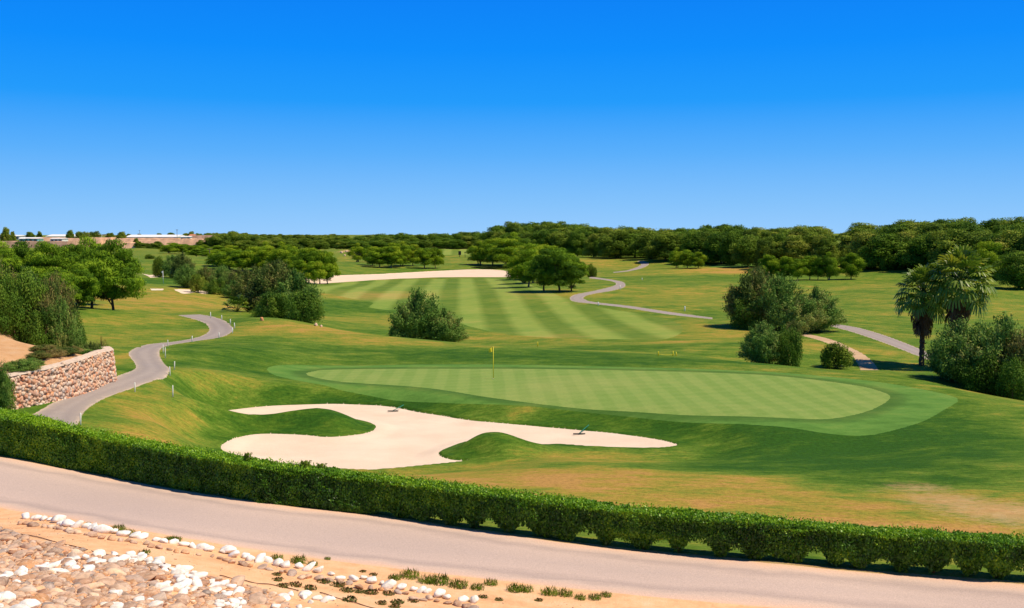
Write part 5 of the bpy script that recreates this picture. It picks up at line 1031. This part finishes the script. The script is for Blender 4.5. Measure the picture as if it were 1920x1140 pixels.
# ------------------------------------------------------------------ far buildings on the left
M['roofw'] = flat('white_roof', (.80, .80, .80), .6, .3, .05); M['wallw'] = flat('white_wall', (.75, .73, .68), .8, .2, .08); M['terr'] = flat('orange_earth_wall', (.78, .46, .29), .95, .05, .25, .2); M['terr2'] = flat('brown_earth', (.48, .30, .21), .95, .05, .3, .2); M['tealw'] = flat('teal_panel', (.20, .42, .42), .6, .3, .1); M['redroof'] = flat('red_tile', (.50, .20, .12), .85, .1, .15, 2); M['dark'] = flat('dark_opening', (.06, .06, .07), .6, .3, .1)
def building(px0, px1, yt, yb, D, lab, wall='wallw', roof='roofw', depth=14, pitch=.25, openings=6, name='shed'):
    xa = (px0 - CX) / F * D; xb = (px1 - CX) / F * D; zt = ray(0, yt)[1] * D; gz = min(atd(px0, D).z, atd(px1, D).z) - .3; zb = ray(0, yb)[1] * D - 1.0; w_ = xb - xa; c = (xa + xb) / 2
    root = empty(name, (c, D, zb)); tag(root, lab, 'building'); h = zt - zb; rh = pitch * h; wh = h - rh
    mb = MB(); mb.box((0, depth / 2, wh / 2), (w_, depth, wh)); link('wall', mb.mesh('shed_wall', M[wall]), root)
    mb = MB(); e = .5; V = [(-w_/2 - e, -e, wh), (w_/2 + e, -e, wh), (w_/2 + e, depth + e, wh), (-w_/2 - e, depth + e, wh), (-w_/2 - e, depth / 2, h), (w_/2 + e, depth / 2, h)]
    V += [(x, y, z + .25) for x, y, z in V]
    mb.add(V[6:] , [(0, 1, 5, 4), (2, 3, 4, 5), (3, 0, 4), (1, 2, 5), (0, 3, 2, 1)]); link('roof', mb.mesh('shed_roof', M[roof]), root)
    for k in range(openings):
        mb = MB(); ww = w_ / openings * .5; x = -w_/2 + (k + .5) * w_ / openings; mb.box((x, -.08, wh * .5), (ww, .12, wh * .5)); link('window', mb.mesh('shed_window', M['dark']), root)
def terrace(px0, px1, yt, yb, D, lab, mat='terr'):
    """earth retaining bank with a sloped face and an uneven top"""
    n = 24; V = []; Fc = []; zt = ray(0, yt)[1] * D; zb = ray(0, yb)[1] * D; xa = (px0 - CX) / F * D; xb = (px1 - CX) / F * D
    for i in range(n):
        x = xa + (xb - xa) * i / (n - 1); j = rr_.uniform(-.08, .08) * (zt - zb); V += [(x, D - 3, zb - 4), (x, D, zt + j), (x, D + 14, zt + j), (x, D + 14, zb - 4)]
    for i in range(n - 1):
        for k in range(4): Fc.append((i*4 + k, (i+1)*4 + k, (i+1)*4 + (k+1) % 4, i*4 + (k+1) % 4))
    Fc += [(0, 1, 2, 3), tuple((n-1)*4 + k for k in (3, 2, 1, 0))]
    me = bpy.data.meshes.new('terrace_wall'); me.from_pydata(V, [], Fc); me.update(); me.materials.append(M[mat]); tag(link('terrace_wall', me), lab, 'earth bank', 'orange earth banks on the far left')
building(236, 332, 440.5, 446.5, 900, 'long low white roofed greenhouse on the far left skyline', openings=8, pitch=.55, depth=30, name='greenhouse')
building(88, 170, 440, 445, 880, 'longer thin white greenhouse left of the skyline trees', openings=7, pitch=.5, depth=24, name='greenhouse')
building(19, 38, 441, 447, 780, 'small white house at the left end of the far sheds', openings=2, depth=10, name='house')
building(38, 72, 445.5, 450.5, 770, 'low teal walled shed beside the small white house', 'tealw', 'roofw', 10, .3, 4)
building(96, 118, 446.5, 452, 720, 'white and teal shed above the left pines', 'wallw', 'roofw', 10, .2, 3)
building(171, 186, 440, 445.5, 860, 'little white hut between the skyline trees', openings=2, depth=8, name='hut')
building(340, 358, 443, 447.5, 820, 'little white roofed hut right of the long greenhouse', openings=2, depth=8, name='hut')
building(356, 364, 439.5, 446, 840, 'pink roofed cottage beside the brown embankment', 'wallw', 'redroof', 8, .4, 1, name='cottage')
building(0, 20, 440, 446, 820, 'tan building at the left edge of the skyline', 'terr', 'terr2', 12, .1, 2, name='house')
terrace(-80, 128, 452.5, 462, 690, 'long brown and orange earth bank at the left end below the sheds', 'terr2'); terrace(60, 210, 445, 449.5, 840, 'thin orange earth bank under the thin greenhouse'); terrace(200, 350, 446.2, 450, 880, 'narrow earth bank the long greenhouse stands on')
terrace(116, 190, 447, 453, 800, 'orange earth bank below the thin greenhouse')
terrace(218, 330, 447, 452, 820, 'long orange earth bank below the long greenhouse')
terrace(236, 345, 452, 459, 760, 'lower orange earth bank stepping down to the fairway')
terrace(330, 402, 448, 457, 700, 'orange earth bank at the right end under the brown slope')
terrace(362, 405, 441.5, 447.5, 780, 'dark brown slope right of the pink roofed cottage', 'terr2')
terrace(232, 256, 455, 466, 640, 'short pale earth bank left of the small green hedge', 'terr')
def pole(px, py, yt, D, lab):
    g = atd(px, D); h = ray(px, yt)[1] * D - g.z; mb = MB(); mb.tube([(0, 0, 0), (0, 0, h)], .16, 6); mb.box((0, 0, h), (1.6, .3, .3)); tag(link('mast', mb.mesh('mast', M['greybark']), None, g), lab, 'mast')
pole(335, 450, 431, 760, 'thin mast right of the long greenhouse'); pole(265, 445, 432, 1150, 'slim mast on the skyline behind the long greenhouse'); pole(395, 486, 467, 330, 'pale pole rising among the pines below the terraces')
# far hills behind the left skyline and a dry slope in the gap of the woods
def hill(px0, px1, yt, D, mat, lab, depth):
    V = []; Fc = []; n = 40; m_ = 9
    for i in range(n):
        t = i / (n - 1); px = px0 + (px1 - px0) * t; x = (px - CX) / F * D; hgt = ray(0, yt)[1] * D + D * .010; pr = math.sin(math.pi * t) ** .7 * (.75 + .25 * math.sin(t * 11) * math.sin(t * 5 + 1))
        for j in range(m_): q = j / (m_ - 1); V.append((x, D + depth * (q - .5), -D * .010 + hgt * pr * math.sin(math.pi * q)))
    for i in range(n - 1):
        for j in range(m_ - 1): Fc.append((i*m_ + j, (i+1)*m_ + j, (i+1)*m_ + j + 1, i*m_ + j + 1))
    me = bpy.data.meshes.new('hill'); me.from_pydata(V, [], Fc); me.update(); me.materials.append(M[mat])
    for p in me.polygons: p.use_smooth = True
    tag(link('hill', me), lab, kind='structure')
M['scrub'] = flat('far_scrub', (.12, .12, .06), .95, .05, .4, .02)
hill(150, 250, 434, 9000, 'scrub', 'faint blue hill far beyond the left skyline', 1500); hill(380, 760, 439.0, 2600, 'scrub', 'low scrub covered rise on the left skyline', 700); hill(-100, 420, 440.2, 3200, 'scrub', 'flat far rise on the left skyline', 700)

# ------------------------------------------------------------------ say which one: order within each long row of look-alikes
ORD = ['first', 'second', 'third', 'fourth', 'fifth', 'sixth', 'seventh', 'eighth', 'ninth', 'tenth', 'eleventh', 'twelfth']
def ordn(k):
    if k < 12: return ORD[k]
    s = str(k + 1); return s + ('th' if s[-2:] in ('11', '12', '13') else {'1': 'st', '2': 'nd', '3': 'rd'}.get(s[-1], 'th'))
def number_by_column(skip=()):
    G = {}
    for o in list(COL.objects):
        if o.parent is None and o.get('group') and o.get('label') and o.get('category') and o['group'] not in skip: G.setdefault((o['group'], o['label']), []).append(o)
    for (g, lab), L in G.items():
        if 2 <= len(L) <= 62:
            L.sort(key=lambda o: o.location.x / o.location.y)
            for k, o in enumerate(L):
                pos = ordn(k) + ' from the left, ' if k < (len(L) + 1) // 2 else (ordn(len(L) - 1 - k) + ' from the right, ')
                o['label'] = pos + lab
number_by_column()
